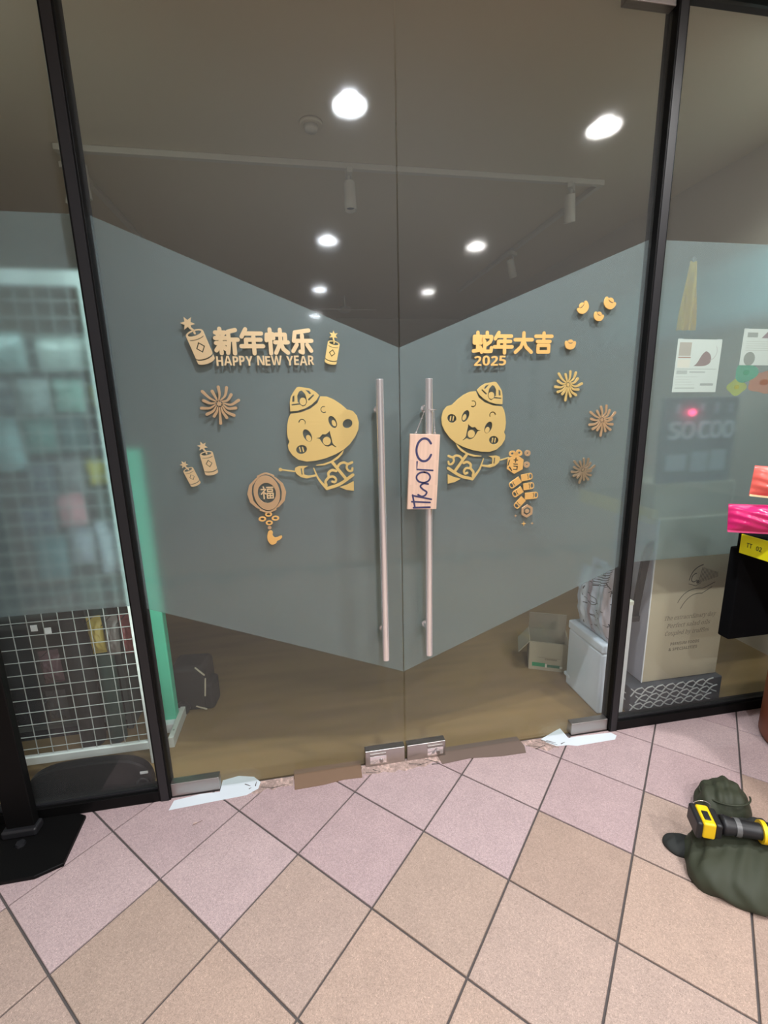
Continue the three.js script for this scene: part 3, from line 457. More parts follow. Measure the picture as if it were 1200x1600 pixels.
{
  const mats = (c, q = 0.35) => std(c, q);
  const s = thing('display_shelf', 'dark shelf unit behind the white wire grid on the left', 'shelf unit', [-1.68, 0, -0.62]);
  const dk = std(rgb(0.05, 0.06, 0.056), 0.8); part(s, 'kick_panel', box(0.96, 0.26, 0.012, 0, 0.13, 0.165), M.blackCloth);
  part(s, 'back_panel', box(1.0, 1.75, 0.02, 0, 0.875, -0.19), dk); for (const x of [-0.49, 0.49]) part(s, 'side_panel', box(0.02, 1.75, 0.36, x, 0.875, 0), dk);
  for (const y of [0.06, 0.55, 1.1, 1.7]) part(s, 'shelf', box(0.96, 0.02, 0.36, 0, y, 0), dk);
  const pack = (name, label, cat, x, y, w, h, c, q) => { const t = thing(name, label, cat, [x * 1.03, y - 0.02, -0.30]); t.rotation.z = rr(-0.06, 0.06); part(t, 'pouch', quilt(w, h, 0.05), mats(c, q)); part(t, 'header_card', box(w * 0.96, 0.02, 0.003, 0, h / 2 + 0.004, 0), mats(c, 0.6)); part(t, 'hook', tf(new THREE.CylinderGeometry(0.0015, 0.0015, 0.088, 8), 0, h / 2 + 0.012, 0.045, Math.PI / 2), M.blackPlastic); };
  pack('snack_pack', 'yellow pack hung on the grid, blurred behind the frosted film at mid height', 'pack', -1.05, 1.22, 0.1, 0.08, rgb(0.85, 0.68, 0.06));
  pack('snack_pack', 'mustard pack near the black post, high behind the film', 'pack', -1.025, 1.5, 0.055, 0.06, rgb(0.6, 0.48, 0.1));
  pack('snack_pack', 'broad white pack near the top of the grid behind the film', 'pack', -1.1, 1.645, 0.2, 0.1, rgb(0.62, 0.72, 0.68));
  pack('snack_pack', 'pale ice blue pack at the top left of the grid behind the film', 'pack', -1.29, 1.65, 0.12, 0.12, rgb(0.45, 0.6, 0.6));
  pack('snack_pack', 'mint pack hung below the broad white one', 'pack', -1.12, 1.5, 0.1, 0.1, rgb(0.32, 0.55, 0.48));
  pack('snack_pack', 'pale grey pack left of the mint one', 'pack', -1.235, 1.5, 0.1, 0.11, rgb(0.5, 0.58, 0.58));
  pack('snack_pack', 'slate pack at the photo edge behind the film, left of the pale grey one', 'pack', -1.345, 1.5, 0.09, 0.12, rgb(0.1, 0.14, 0.16));
  pack('snack_pack', 'navy pack under the mustard one on the grid', 'pack', -1.035, 1.36, 0.075, 0.11, rgb(0.05, 0.08, 0.12));
  pack('snack_pack', 'deep teal pack left of the navy one', 'pack', -1.13, 1.36, 0.09, 0.11, rgb(0.06, 0.14, 0.14));
  pack('snack_pack', 'sea green pack under the pale grey one', 'pack', -1.235, 1.36, 0.1, 0.11, rgb(0.14, 0.32, 0.29));
  pack('snack_pack', 'large ice blue pack at the photo edge, at mid height behind the film', 'pack', -1.345, 1.33, 0.095, 0.17, rgb(0.45, 0.66, 0.68));
  pack('snack_pack', 'plum grey pack left of the yellow one', 'pack', -1.155, 1.21, 0.09, 0.12, rgb(0.2, 0.19, 0.2));
  pack('snack_pack', 'dark slate pack left of the plum grey one', 'pack', -1.26, 1.19, 0.1, 0.14, rgb(0.06, 0.09, 0.12));
  pack('snack_pack', 'dark green pack right of the pink one', 'pack', -1.05, 1.09, 0.09, 0.11, rgb(0.08, 0.12, 0.1));
  pack('snack_pack', 'pink pack hung on the grid behind the frosted film', 'pack', -1.175, 1.08, 0.095, 0.11, rgb(0.8, 0.32, 0.36));
  pack('snack_pack', 'navy pack left of the pink one', 'pack', -1.295, 1.05, 0.11, 0.1, rgb(0.05, 0.09, 0.13));
  pack('snack_pack', 'large white pack hung on the grid just above the clear glass', 'pack', -1.05, 0.925, 0.11, 0.19, rgb(0.75, 0.8, 0.88));
  pack('snack_pack', 'lavender grey pack left of the large white pack', 'pack', -1.16, 0.94, 0.085, 0.13, rgb(0.42, 0.42, 0.5));
  pack('snack_pack', 'teal blue pack left of the lavender grey pack', 'pack', -1.27, 0.9, 0.11, 0.16, rgb(0.1, 0.24, 0.27));
  pack('snack_pack', 'dark olive pack cut by the lower film edge, under the large white one', 'pack', -1.05, 0.745, 0.09, 0.12, rgb(0.09, 0.1, 0.08));
  pack('snack_pack', 'dark green pack cut by the lower film edge, left of the olive one', 'pack', -1.16, 0.745, 0.1, 0.12, rgb(0.05, 0.09, 0.075));
  pack('snack_pack', 'brown black pack cut by the lower film edge, third from the post', 'pack', -1.275, 0.745, 0.1, 0.12, rgb(0.06, 0.055, 0.05));
  pack('snack_pack', 'glossy clear-fronted plum pack at the lower left of the grid', 'pack', -1.345, 0.44, 0.075, 0.13, rgb(0.08, 0.04, 0.05), 0.15);
  pack('snack_pack', 'glossy black pack under the plum one on the grid', 'pack', -1.35, 0.26, 0.075, 0.13, rgb(0.02, 0.02, 0.022), 0.15);
  pack('snack_pack', 'yellow striped pack in the clear part of the grid', 'pack', -1.165, 0.56, 0.055, 0.15, rgb(0.34, 0.25, 0.05));
  pack('snack_pack', 'grey pack beside the yellow striped pack on the grid', 'pack', -1.11, 0.55, 0.05, 0.16, rgb(0.15, 0.13, 0.12));
  pack('snack_pack', 'dark red pack nearest the black post in the clear part', 'pack', -1.05, 0.55, 0.055, 0.16, rgb(0.2, 0.04, 0.04));
  for (const [x, l, c, r] of [[-1.32, 'black roll standing upright behind the grid, left of the green one', rgb(0.01, 0.011, 0.012), 0.045], [-1.22, 'dark green roll standing upright behind the middle of the grid', rgb(0.02, 0.05, 0.042), 0.034]]) {
    const t = thing('fabric_roll', l, 'roll', [x, 0, -0.38]);
    part(t, 'cloth', new THREE.LatheGeometry([[0, 0], [r, 0], [r + 0.002, 0.01], [r, 0.7], [r - 0.004, 0.71], [0.016, 0.706], [0, 0.706]].map((p) => V2(...p)), 26), std(c, 0.7)); part(t, 'core', new THREE.CylinderGeometry(0.015, 0.015, 0.03, 18).translate(0, 0.712, 0), M.kraft);
  }
  const c = thing('cushion', 'black rounded seat cushion lying on its edge behind the left side window', 'cushion', [-1.20, 0, -0.062]);
  part(c, 'cover', extrude(shape([[-0.215, 0.004], [0.215, 0.004], [0.222, 0.05], [0.205, 0.10], [0.16, 0.135], [0.08, 0.150], [-0.04, 0.152], [-0.13, 0.142], [-0.19, 0.11], [-0.22, 0.06]], true), 0.03, 0.006).translate(0, 0, -0.015), M.black); part(c, 'piping', tf(new THREE.TorusGeometry(0.02, 0.003, 8, 20), 0.19, 0.04, 0.0235), M.blackPlastic); part(c, 'care_tag', box(0.028, 0.010, 0.002, 0.20, 0.085, 0.0235), M.white);
  const p = thing('partition_panel', 'bright teal panel standing just inside, behind the left black post', 'panel', [-1.06, 0, -0.43]);
  part(p, 'board', box(0.085, 1.24, 0.05, 0.04, 0.66, 0, 0.006), M.teal); part(p, 'foot', box(0.08, 0.045, 0.12, 0.04, 0.0225, 0, 0.004), M.white);
  const k = thing('floor_plank', 'white strip of wood on the shop floor by the teal panel', 'plank', [-0.968, 0, -0.42]);
  part(k, 'strip', box(0.022, 0.05, 0.30, 0, 0.025, 0, 0.002), std(rgb(0.62, 0.64, 0.58), 0.6)); part(k, 'screw', new THREE.CylinderGeometry(0.004, 0.004, 0.002, 12).translate(0, 0.0505, 0.1), M.steelDull);
  const b = thing('tote_bag', 'black bag with white edge piping standing on the brown shop floor', 'bag', [-0.932, 0, -0.585], -0.12);
  part(b, 'body', new RoundedBoxGeometry(0.17, 0.235, 0.15, 5, 0.025).translate(0, 0.118, 0), std(rgb(0.010, 0.009, 0.008), 0.75));
  part(b, 'side_pocket', new RoundedBoxGeometry(0.06, 0.14, 0.11, 4, 0.02).translate(0.085, 0.075, 0.02), std(rgb(0.009, 0.008, 0.007), 0.8));
  for (const [x0, y0, x1, y1] of [[0.045, 0.235, 0.083, 0.195], [0.086, 0.175, 0.076, 0.085], [0.03, 0.03, 0.075, 0.012]]) part(b, 'piping', extrude(capsule([x0, y0], [x1, y1], 0.006), 0.004).translate(0, 0, 0.0735), std(rgb(0.55, 0.48, 0.36), 0.6));
  part(b, 'wheel', tf(new THREE.CylinderGeometry(0.032, 0.032, 0.025, 26), -0.03, 0.033, 0.089, Math.PI / 2), M.blackPlastic);
}
// ---------------------------------------------------------------- right side, inside the shop
{
  const b = thing('foam_box', 'pale blue white foam box beside the right black post', 'box', [0.98, 0, -0.225]);
  part(b, 'tub', new RoundedBoxGeometry(0.07, 0.31, 0.27, 4, 0.012).translate(0, 0.155, 0), M.foam); part(b, 'lid', new RoundedBoxGeometry(0.076, 0.045, 0.276, 4, 0.010).translate(0, 0.333, 0), M.foam); part(b, 'foot', box(0.05, 0.02, 0.05, -0.012, 0.05, -0.125, 0.006), M.foam);
  const art = canvasTex(512, 768, (g, w, h) => {
    g.fillStyle = '#c3cedd'; g.fillRect(0, 0, w, h);
    for (let i = 0; i < 5; i++) { g.fillStyle = ['#b4bccd', '#d8e3ee', '#b9aebd', '#c9dae6', '#cfc8d0'][i]; g.fillRect(i * 105, 0, 60, h); }
    g.strokeStyle = '#23262c'; g.lineWidth = 5; g.lineCap = 'round';
    for (let i = 0; i < 9; i++) { g.beginPath(); g.ellipse(330, 60 + i * 22, 110, 26, -0.2, 0.1, 2.9); g.stroke(); }
    for (let i = 0; i < 46; i++) { const x = rr(20, w - 20), y = rr(60, h - 20), a = rr(0, 6.28), l = rr(16, 60); g.lineWidth = rr(4, 9); g.beginPath(); g.moveTo(x, y); g.lineTo(x + l * Math.cos(a), y + l * Math.sin(a)); g.stroke(); }
    g.strokeStyle = '#4c5a58'; g.beginPath(); g.ellipse(250, 420, 70, 40, 0.3, 0, 6.3); g.stroke();
  });
  const s = thing('printed_bag', 'grey plastic bag of rolls with black line drawings on the foam box', 'bag', [0.978, 0.362, -0.20], -Math.PI / 2);
  const g = merge([-0.075, 0, 0.075].map((x, i) => tf(quilt(0.105, [0.30, 0.36, 0.35][i], 0.075, 2.2, 0.04, 0.006), x, [0.15, 0.18, 0.175][i], 0, 0, 0, [0.06, 0.02, -0.04][i])));
  { const a = g.attributes; for (let i = 0; i < a.position.count; i++) a.uv.setXY(i, a.position.getX(i) / 0.27 + 0.5, a.position.getY(i) / 0.4 + 0.02); }
  part(s, 'sack', g, new THREE.MeshStandardMaterial({ map: art, roughness: 0.35 })); part(s, 'tie', tf(new THREE.TorusGeometry(0.016, 0.004, 8, 18), 0.02, 0.335, 0.02, 1.2), M.blackPlastic);
  const w = thing('white_board', 'tall narrow white board standing on edge right of the black post', 'board', [1.040, 0, -0.19]);
  part(w, 'core', box(0.026, 0.56, 0.26, 0, 0.28, 0, 0.002), M.white); part(w, 'edge_strip', box(0.030, 0.02, 0.262, 0, 0.562, 0, 0.003), std(rgb(0.7, 0.72, 0.62), 0.5));
  const u = thing('hanging_strap', 'black strap hanging against the left side of the printed carton', 'strap', [1.166, 0.80, -0.125]);
  part(u, 'webbing', extrude(ribbon([[-0.004, 0.0], [-0.020, -0.03], [-0.035, -0.14], [-0.05, -0.30], [-0.052, -0.34]], 0.040, true, 0.030), 0.012, 0.002), M.blackCloth); part(u, 'buckle', box(0.042, 0.03, 0.018, -0.05, -0.345, 0.006, 0.004), M.blackPlastic);
  const c = thing('lattice_crate', 'low dark crate with a pale lattice pattern under the printed carton', 'crate', [1.34, 0, -0.235]);
  part(c, 'tray', new RoundedBoxGeometry(0.49, 0.128, 0.33, 3, 0.006).translate(0, 0.066, 0), std(rgb(0.05, 0.055, 0.065), 0.6));
  part(c, 'base_sheet', box(0.50, 0.006, 0.34, 0, 0.003, 0), std(rgb(0.08, 0.075, 0.07), 0.8));
  const strut = [], sw = 0.0048, add = (pts, rot) => strut.push(rot ? tf(extrude(ribbon(pts, sw), 0.003), -0.2455, 0, -0.165, 0, -Math.PI / 2, 0).translate(-0.0, 0, 0) : extrude(ribbon(pts, sw), 0.003).translate(-0.245, 0, 0.165));
  for (let r = 0; r < 3; r++) for (let i = 0; i < 9; i++) { const x = i * 0.0545 + (r % 2 ? 0.027 : 0), y = 0.012 + r * 0.04; if (x + 0.056 < 0.49) { add([[x, y], [x + 0.028, y + 0.03], [x + 0.054, y + 0.036]], false); add([[x, y + 0.036], [x + 0.03, y + 0.012], [x + 0.054, y + 0.002]], false); } if (i < 5 && x + 0.056 < 0.33) { add([[x, y], [x + 0.028, y + 0.03], [x + 0.054, y + 0.036]], true); add([[x, y + 0.036], [x + 0.03, y + 0.012], [x + 0.054, y + 0.002]], true); } }
  part(c, 'lattice', merge(strut), std(rgb(0.55, 0.57, 0.56), 0.5));
  const print = canvasTex(640, 1264, (g, w, h) => {
    g.fillStyle = '#b5ab92'; g.fillRect(0, 0, w, h); g.strokeStyle = '#4a453b'; g.fillStyle = '#4a453b'; g.lineCap = 'round'; g.lineJoin = 'round';
    g.lineWidth = 5; g.beginPath(); g.moveTo(225, 640); g.bezierCurveTo(260, 560, 330, 530, 420, 545); g.bezierCurveTo(470, 530, 500, 510, 520, 505); g.stroke();
    g.beginPath(); g.moveTo(255, 690); g.bezierCurveTo(290, 610, 350, 570, 420, 585); g.lineTo(500, 540); g.stroke();
    g.lineWidth = 7; g.beginPath(); g.moveTo(300, 470); g.bezierCurveTo(310, 400, 350, 370, 400, 360); g.stroke(); g.beginPath(); g.ellipse(345, 455, 26, 34, 0.5, 0.3, 4.4); g.stroke();
    g.lineWidth = 4; for (let i = 0; i < 13; i++) { g.beginPath(); g.moveTo(400 + i * 11, 380 + i * 4); g.lineTo(380 + i * 13, 500 - i * 3); g.stroke(); }
    g.beginPath(); g.moveTo(300, 500); g.lineTo(360, 520); g.lineTo(400, 500); g.stroke(); g.beginPath(); g.arc(375, 490, 14, 0, 7); g.fill();
    g.globalAlpha = 0.72; g.textAlign = 'center'; g.font = 'italic 46px serif'; g.fillText('The extraordinary day', 345, 775, 440); g.fillText('Perfect salad oils', 340, 838, 400); g.fillText('Coupled by truffles', 335, 900, 380); g.font = 'bold 34px sans-serif'; g.fillText('PREMIUM FOODS', 330, 985, 250); g.fillText('& SPECIALITIES', 320, 1030, 260);
  });
  const k = thing('printed_carton', 'tall beige carton with a sketch and printed lines behind the right window', 'carton', [1.3725, 0.131, -0.235]);
  const W = 0.405, H = 0.79, D = 0.27;
  part(k, 'carton_body', new RoundedBoxGeometry(W, H, D, 2, 0.004).translate(0, H / 2, 0), M.carton);
  part(k, 'printed_front', new THREE.PlaneGeometry(W - 0.006, H - 0.006).translate(0, H / 2, D / 2 + 0.0006), new THREE.MeshStandardMaterial({ map: print, roughness: 0.85 }));
  part(k, 'side_panel', box(0.002, H - 0.01, D - 0.01, -W / 2 - 0.0008, H / 2, 0), std(rgb(0.48, 0.47, 0.52), 0.8)); part(k, 'corner_edge', box(0.006, H, 0.006, -W / 2 + 0.001, H / 2, D / 2 - 0.001, 0.002), M.white);
  const slip = canvasTex(256, 256, (g, w, h) => { g.fillStyle = '#b9ad94'; g.fillRect(0, 0, w, h); g.fillStyle = '#2e9a66'; g.fillRect(20, 190, 88, 36); g.fillStyle = '#4c7a60'; g.fillRect(122, 200, 90, 26); g.fillStyle = '#e7e4d4'; g.fillRect(108, 196, 12, 34); g.fillRect(206, 206, 18, 20); g.fillStyle = '#6e6552'; g.font = 'bold 20px sans-serif'; g.fillText('CANNED', 104, 158); g.fillRect(60, 138, 150, 2); });
  const o = thing('open_carton', 'small open cardboard box with a green label on the shop floor', 'box', [0.95, 0, -0.555], -0.44);
  const ow = 0.20, oh = 0.165, od = 0.17, th = 0.004, kf = M.kraft;
  part(o, 'front_wall', box(ow, oh, th, 0, oh / 2, od / 2), kf); part(o, 'label_print', new THREE.PlaneGeometry(ow * 0.98, oh * 0.98).translate(0, oh / 2, od / 2 + th / 2 + 0.0004), new THREE.MeshStandardMaterial({ map: slip, roughness: 0.85 }));
  part(o, 'back_wall', box(ow, oh, th, 0, oh / 2, -od / 2), kf); for (const s of [-1, 1]) part(o, 'side_wall', box(th, oh, od, s * ow / 2, oh / 2, 0), kf); part(o, 'bottom', box(ow, th, od, 0, th / 2, 0), kf);
  part(o, 'flap', tf(box(ow, 0.10, th, 0, 0.05, 0), 0, oh, -od / 2, 0.12), kf); part(o, 'flap', tf(box(0.09, th, od, -0.045, 0, 0), -ow / 2, oh, 0, 0, 0, 0.9), kf);
  // on the right wall and on the glass
  const v = thing('wall_board', 'pale blue board on the shop wall, glowing through the right window film', 'board', [2.192, 2.05, -1.05]);
  part(v, 'board', box(0.016, 0.34, 2.0, 0, 0, 0), std(rgb(0.62, 0.85, 0.88), 0.6)); part(v, 'edge_trim', box(0.022, 0.03, 2.02, 0, -0.18, 0, 0.003), M.white);
  const sc = thing('hanging_scarf', 'yellow cloth hanging against the pale blue board behind the film', 'cloth', [1.125, 1.80, -0.024]);
  part(sc, 'cloth', (() => { const gg = new THREE.PlaneGeometry(0.075, 0.24, 16, 20), a = gg.attributes.position; for (let i = 0; i < a.count; i++) { const f = (a.getY(i) + 0.12) / 0.24; a.setX(i, a.getX(i) * (1.0 - 0.65 * f * f)); a.setZ(i, 0.006 * Math.sin(a.getX(i) * 190) * (1.2 - f)); } gg.computeVertexNormals(); return gg; })(), std(rgb(1.0, 0.52, 0.05), 0.8)); part(sc, 'hook', tf(new THREE.TorusGeometry(0.007, 0.0018, 8, 16), 0, 0.125, 0), M.steelDull);
  const paper = (label, cx, cy, w, h, kind) => {
    const t = thing('notice_paper', label, 'notice', [cx, cy, -0.0129]); t.rotation.z = -0.012;
    const tx = canvasTex(384, 384 * h / w | 0, (g, W2, H2) => {
      g.fillStyle = '#bfcbc6'; g.fillRect(0, 0, W2, H2); const l = (x, y, ww, hh, c = '#8f9a95') => { g.fillStyle = c; g.fillRect(x * W2, y * H2, ww * W2, hh * H2); };
      if (kind === 1) { l(0.05, 0.06, 0.27, 0.25, '#a3a298'); l(0.05, 0.33, 0.28, 0.02, '#9c7f70'); l(0.05, 0.38, 0.28, 0.15, '#c9cbbf'); l(0.04, 0.555, 0.9, 0.008);
        g.fillStyle = '#857a78'; g.beginPath(); g.moveTo(W2 * 0.42, H2 * 0.5); g.bezierCurveTo(W2 * 0.55, H2 * 0.42, W2 * 0.52, H2 * 0.3, W2 * 0.66, H2 * 0.22); g.bezierCurveTo(W2 * 0.8, H2 * 0.25, W2 * 0.82, H2 * 0.38, W2 * 0.78, H2 * 0.44); g.bezierCurveTo(W2 * 0.7, H2 * 0.52, W2 * 0.55, H2 * 0.5, W2 * 0.42, H2 * 0.5); g.fill();
        g.strokeStyle = '#a9aaa8'; g.lineWidth = 5; g.beginPath(); g.arc(W2 * 0.74, H2 * 0.22, W2 * 0.17, -0.6, 1.4); g.stroke();
        l(0.05, 0.585, 0.24, 0.07, '#a4aeaa'); l(0.34, 0.60, 0.36, 0.03, '#a4aeaa'); for (let i = 0; i < 4; i++) l(0.05, 0.70 + i * 0.05, rr(0.3, 0.5), 0.012, '#b3bdb8'); l(0.62, 0.83, 0.30, 0.045, '#97a19d'); l(0.05, 0.91, 0.45, 0.02, '#a4aeaa'); }
      else { l(0.08, 0.1, 0.2, 0.13); g.fillStyle = '#8b8286'; g.beginPath(); g.moveTo(W2 * 0.36, H2 * 0.25); g.lineTo(W2 * 0.46, H2 * 0.08); g.lineTo(W2 * 0.95, H2 * 0.04); g.lineTo(W2 * 0.95, H2 * 0.25); g.fill(); for (let i = 0; i < 5; i++) l(0.08, 0.34 + i * 0.06, 0.8, 0.012, '#aab2ac'); g.fillStyle = '#89938d'; g.beginPath(); g.arc(W2 * 0.18, H2 * 0.82, W2 * 0.11, 0, 7); g.fill(); }
    });
    part(t, 'sheet', box(w, h, 0.0006), new THREE.MeshStandardMaterial({ map: tx, roughness: 0.8 })); for (const s of [-1, 1]) part(t, 'tape', box(0.02, 0.012, 0.0003, s * (w / 2 - 0.012), h / 2 - 0.004, -0.0005), M.white);
  };
  paper('white printed notice with a grey sketch, stuck inside the right window', 1.183, 1.549, 0.195, 0.195, 1);
  paper('white notice at the photo edge, above coloured paper flowers', 1.49, 1.617, 0.235, 0.135, 2);
  const flower = (label, x, y, w, h, col, lobes) => { const t = thing('paper_flower', label, 'paper flower', [x, y, -0.0136]); part(t, 'petals', extrude(shape(Array.from({ length: 40 }, (_, i) => { const a = i / 40 * 6.2832, r = 1 + 0.1 * Math.cos(a * lobes); return [w / 2 * r * Math.cos(a), h / 2 * r * Math.sin(a)]; })), 0.0004), std(col, 0.8)); part(t, 'centre', extrude(ellipse(0, 0, w * 0.14, h * 0.14), 0.0003).translate(0, 0, 0.0004), std(col.clone().multiplyScalar(0.5), 0.8)); };
  flower('green paper flower under the notice at the photo edge', 1.41, 1.523, 0.105, 0.075, rgb(0.16, 0.62, 0.38), 3);
  flower('yellow paper flower below the green one', 1.375, 1.468, 0.085, 0.062, rgb(0.72, 0.72, 0.12), 4);
  flower('large orange paper flower right of the yellow one', 1.50, 1.485, 0.15, 0.085, rgb(0.85, 0.34, 0.18), 5);
  const sg = thing('sign_board', 'dark board with pale letters blurred behind the right window film', 'sign', [1.33, 1.253, -0.125]);
  part(sg, 'board', box(0.36, 0.36, 0.016, 0, 0, 0, 0.003), std(rgb(0.13, 0.155, 0.165), 0.6)); let x = -0.152;
  for (const [ch, w] of [['S', 0.058], ['O', 0.066], [' ', 0.012], ['C', 0.056], ['O', 0.058], ['O', 0.058]]) { if (ch === ' ') { x += w; continue; } const gg = new TextGeometry(ch, { font, size: 0.072, depth: 0.006, curveSegments: 5 }); gg.computeBoundingBox(); const bb = gg.boundingBox; part(sg, 'letter', gg.translate(-bb.min.x, 0, 0).scale(w / (bb.max.x - bb.min.x), 1, 1).translate(x, 0.01, 0.008), std(rgb(0.7, 0.72, 0.72), 0.6)); x += w + 0.003; }
  for (const [px, py, w, h] of [[-0.10, -0.09, 0.1, 0.07], [0.015, -0.09, 0.08, 0.085], [0.105, -0.085, 0.08, 0.09], [-0.115, 0.135, 0.02, 0.04], [0.0, 0.14, 0.02, 0.03], [0.07, 0.135, 0.018, 0.045], [0.14, 0.135, 0.024, 0.04]]) part(sg, 'pale_patch', box(w, h, 0.004, px, py, 0.010, 0.0018), std(rgb(0.42, 0.46, 0.47), 0.7));
  const fb = thing('flat_carton', 'plain beige box lying on the printed carton, blurred behind the film', 'carton', [1.345, 0.9225, -0.215]);
  part(fb, 'carton_body', new RoundedBoxGeometry(0.40, 0.148, 0.2, 2, 0.005).translate(0, 0.074, 0), M.carton); part(fb, 'tape', box(0.402, 0.05, 0.202, 0, 0.125, 0, 0.003), std(rgb(0.5, 0.42, 0.3), 0.4));
  const led = thing('indicator_lamp', 'small glowing pink red lamp on the dark board behind the right film', 'lamp', [1.275, 1.372, -0.107]);
  part(led, 'bulb', new THREE.SphereGeometry(0.013, 20, 14).scale(1, 1.25, 0.6).translate(0, 0, 0.002), std(rgb(0.1, 0, 0.01), 0.4, 0, { emissive: rgb(1, 0.03, 0.12), emissiveIntensity: 2.2 })); part(led, 'socket', tf(new THREE.CylinderGeometry(0.009, 0.011, 0.008, 16), 0, 0, -0.007, Math.PI / 2), M.blackPlastic);
  const pl = new THREE.PointLight(rgb(1, 0.05, 0.15), 0.012, 0, 2); pl.position.set(0, 0, 0.002); pl.castShadow = true; pl.shadow.radius = 0.2; led.add(pl);
}
// ---------------------------------------------------------------- outside: board on the handle, tape, stand, display, tool pouch
{
  const t = thing('close_sign', 'pale wooden board hand-lettered CLOSE, hanging on the right door handle', 'sign', [0.0675, 1.2015, 0.0845]); t.rotation.z = -0.05;
  const wood = noiseTex(256, 256, (x, y) => { const k = 0.94 + 0.07 * nA(x * 0.8, y * 0.1) + 0.03 * nC(x, y * 0.1); return [214 * k, 180 * k, 158 * k]; }, true); wood.repeat.set(3, 3);
  part(t, 'board', new RoundedBoxGeometry(0.104, 0.256, 0.011, 2, 0.0016), std(0xffffff, 0.65, 0, { map: wood }));
  const ink = std(rgb(0.035, 0.035, 0.10), 0.6), loc = (l) => l.map(([u, v]) => [(u - 50) / 1000, (128 - v) / 1000]);
  const arc = (cx, cy, rx, ry, a0, a1, n = 12) => Array.from({ length: n + 1 }, (_, i) => { const a = (a0 + (a1 - a0) * i / n) * Math.PI / 180; return [cx + rx * Math.cos(a), cy - ry * Math.sin(a)]; });
  const put = (strokes) => part(t, 'letter', merge(strokes.map(([l, w, sm], i) => extrude(ribbon(loc(l), w * 1.22, sm), 0.0004).translate(0, 0, 0.00552 + i * 0.00003))), ink);
  put([[arc(49, 52, 27, 38, 35, 335), 0.0062, true]]);
  put([[[[26, 92], [26, 118], [82, 121]], 0.0046, false]]);
  put([[arc(50, 145, 24, 18, 80, 442, 18), 0.0050, true]]);
  put([[[[68, 168], [52, 166], [41, 175], [50, 186], [64, 196], [60, 206], [48, 211], [34, 205]], 0.0050, true]]);
  put([[[[15, 206], [25, 250]], 0.0050, false], [[[16, 208], [82, 221]], 0.0048, false], [[[13, 229], [78, 232]], 0.0048, false], [[[20, 250], [78, 249]], 0.0054, false]]);
  for (const s of [-1, 1]) {
    const links = [], a = s < 0 ? V3(-0.030, 0.133, 0) : V3(0.034, 0.133, 0), b = s < 0 ? V3(0.006, 0.208, -0.034) : V3(0.036, 0.208, -0.034), n = 16;
    for (let i = 0; i <= n; i++) { const p = a.clone().lerp(b, i / n); links.push(tf(new THREE.TorusGeometry(0.0028, 0.0007, 6, 10), p.x, p.y, p.z, i % 2 ? 0.4 : 1.2, i % 2 ? 1.2 : 0.2)); }
    const ch = part(t, 'chain', merge(links), M.chrome); part(ch, 'screw_eye', merge([tf(new THREE.TorusGeometry(0.0042, 0.001, 8, 16), a.x, a.y - 0.001, a.z, 0, 0.5), tf(new THREE.CylinderGeometry(0.001, 0.001, 0.008, 8), a.x, a.y - 0.007, a.z)]), M.chrome);
  }
  part(t, 'chain_loop', tf(new THREE.TorusGeometry(0.0165, 0.0012, 8, 30), 0.0235, 0.209, -0.0195, Math.PI / 2), M.chrome);
  const tape = std(rgb(0.72, 0.78, 0.82), 0.45), grimy = (pts, y, label, dirt) => {
    const m = thing('torn_tape', label, 'tape', [pts[0][0], 0.0003, pts[0][1]]);
    const g = part(m, 'strip', extrude(shape(pts.map(([x, z]) => [x - pts[0][0], -(z - pts[0][1])])), 0.0012), tape); g.rotation.x = -Math.PI / 2;
    for (const [x, z, a, b] of dirt) { const q = part(m, 'tear', extrude(capsule([0, 0], [a, b], 0.004, 0.002), 0.0004), std(rgb(0.1, 0.09, 0.085), 0.9)); q.rotation.x = -Math.PI / 2; q.position.set(x - pts[0][0], 0.0013, z - pts[0][1]); }
  };
  grimy([[-0.893, 0.072], [-0.62, 0.058], [-0.578, 0.036], [-0.572, 0.004], [-0.60, -0.028], [-0.66, -0.045], [-0.72, -0.034], [-0.722, 0.022], [-0.79, 0.018], [-0.885, 0.03]], 0, 'white torn tape strip on the floor at the left door pivot', [[-0.612, 0.03, 0.006, 0.004], [-0.63, 0.004, 0.02, -0.012], [-0.59, 0.02, 0.002, 0.02]]);
  grimy([[0.655, 0.058], [0.705, 0.062], [0.74, 0.074], [0.92, 0.072], [0.942, 0.052], [0.93, 0.03], [0.77, 0.022], [0.73, 0.024], [0.728, -0.04], [0.70, -0.03], [0.61, 0.006], [0.625, 0.03]], 0, 'white torn tape strip on the floor at the right door pivot', [[0.63, 0.02, 0.03, -0.02], [0.61, 0.012, 0.05, -0.04], [0.68, 0.05, 0.02, 0.006]]);
  const tw = thing('twig', 'tiny pale twig on the pink tile near the left tape', 'twig', [-0.786, 0.0022, 0.148], 0.3);
  part(tw, 'stem', tf(new THREE.CylinderGeometry(0.0006, 0.0009, 0.035, 8), 0.008, 0, 0.004, 0, 0.2, 1.5), std(rgb(0.2, 0.12, 0.08), 0.8)); part(tw, 'husk', new THREE.SphereGeometry(0.005, 12, 8).scale(1.6, 0.5, 0.7), std(rgb(0.55, 0.4, 0.36), 0.8));
  const st = thing('stand', 'black metal post stand on a heavy black floor plate by the left window', 'stand', [-1.365, 0, 0.075]);
  part(st, 'base_plate', tf(extrude(shape([[-0.22, -0.185], [0.125, -0.185], [0.195, -0.155], [0.185, 0.03], [0.15, 0.048], [-0.22, 0.048]]), 0.010, 0.002), 0, 0.0, 0, -Math.PI / 2), M.black);
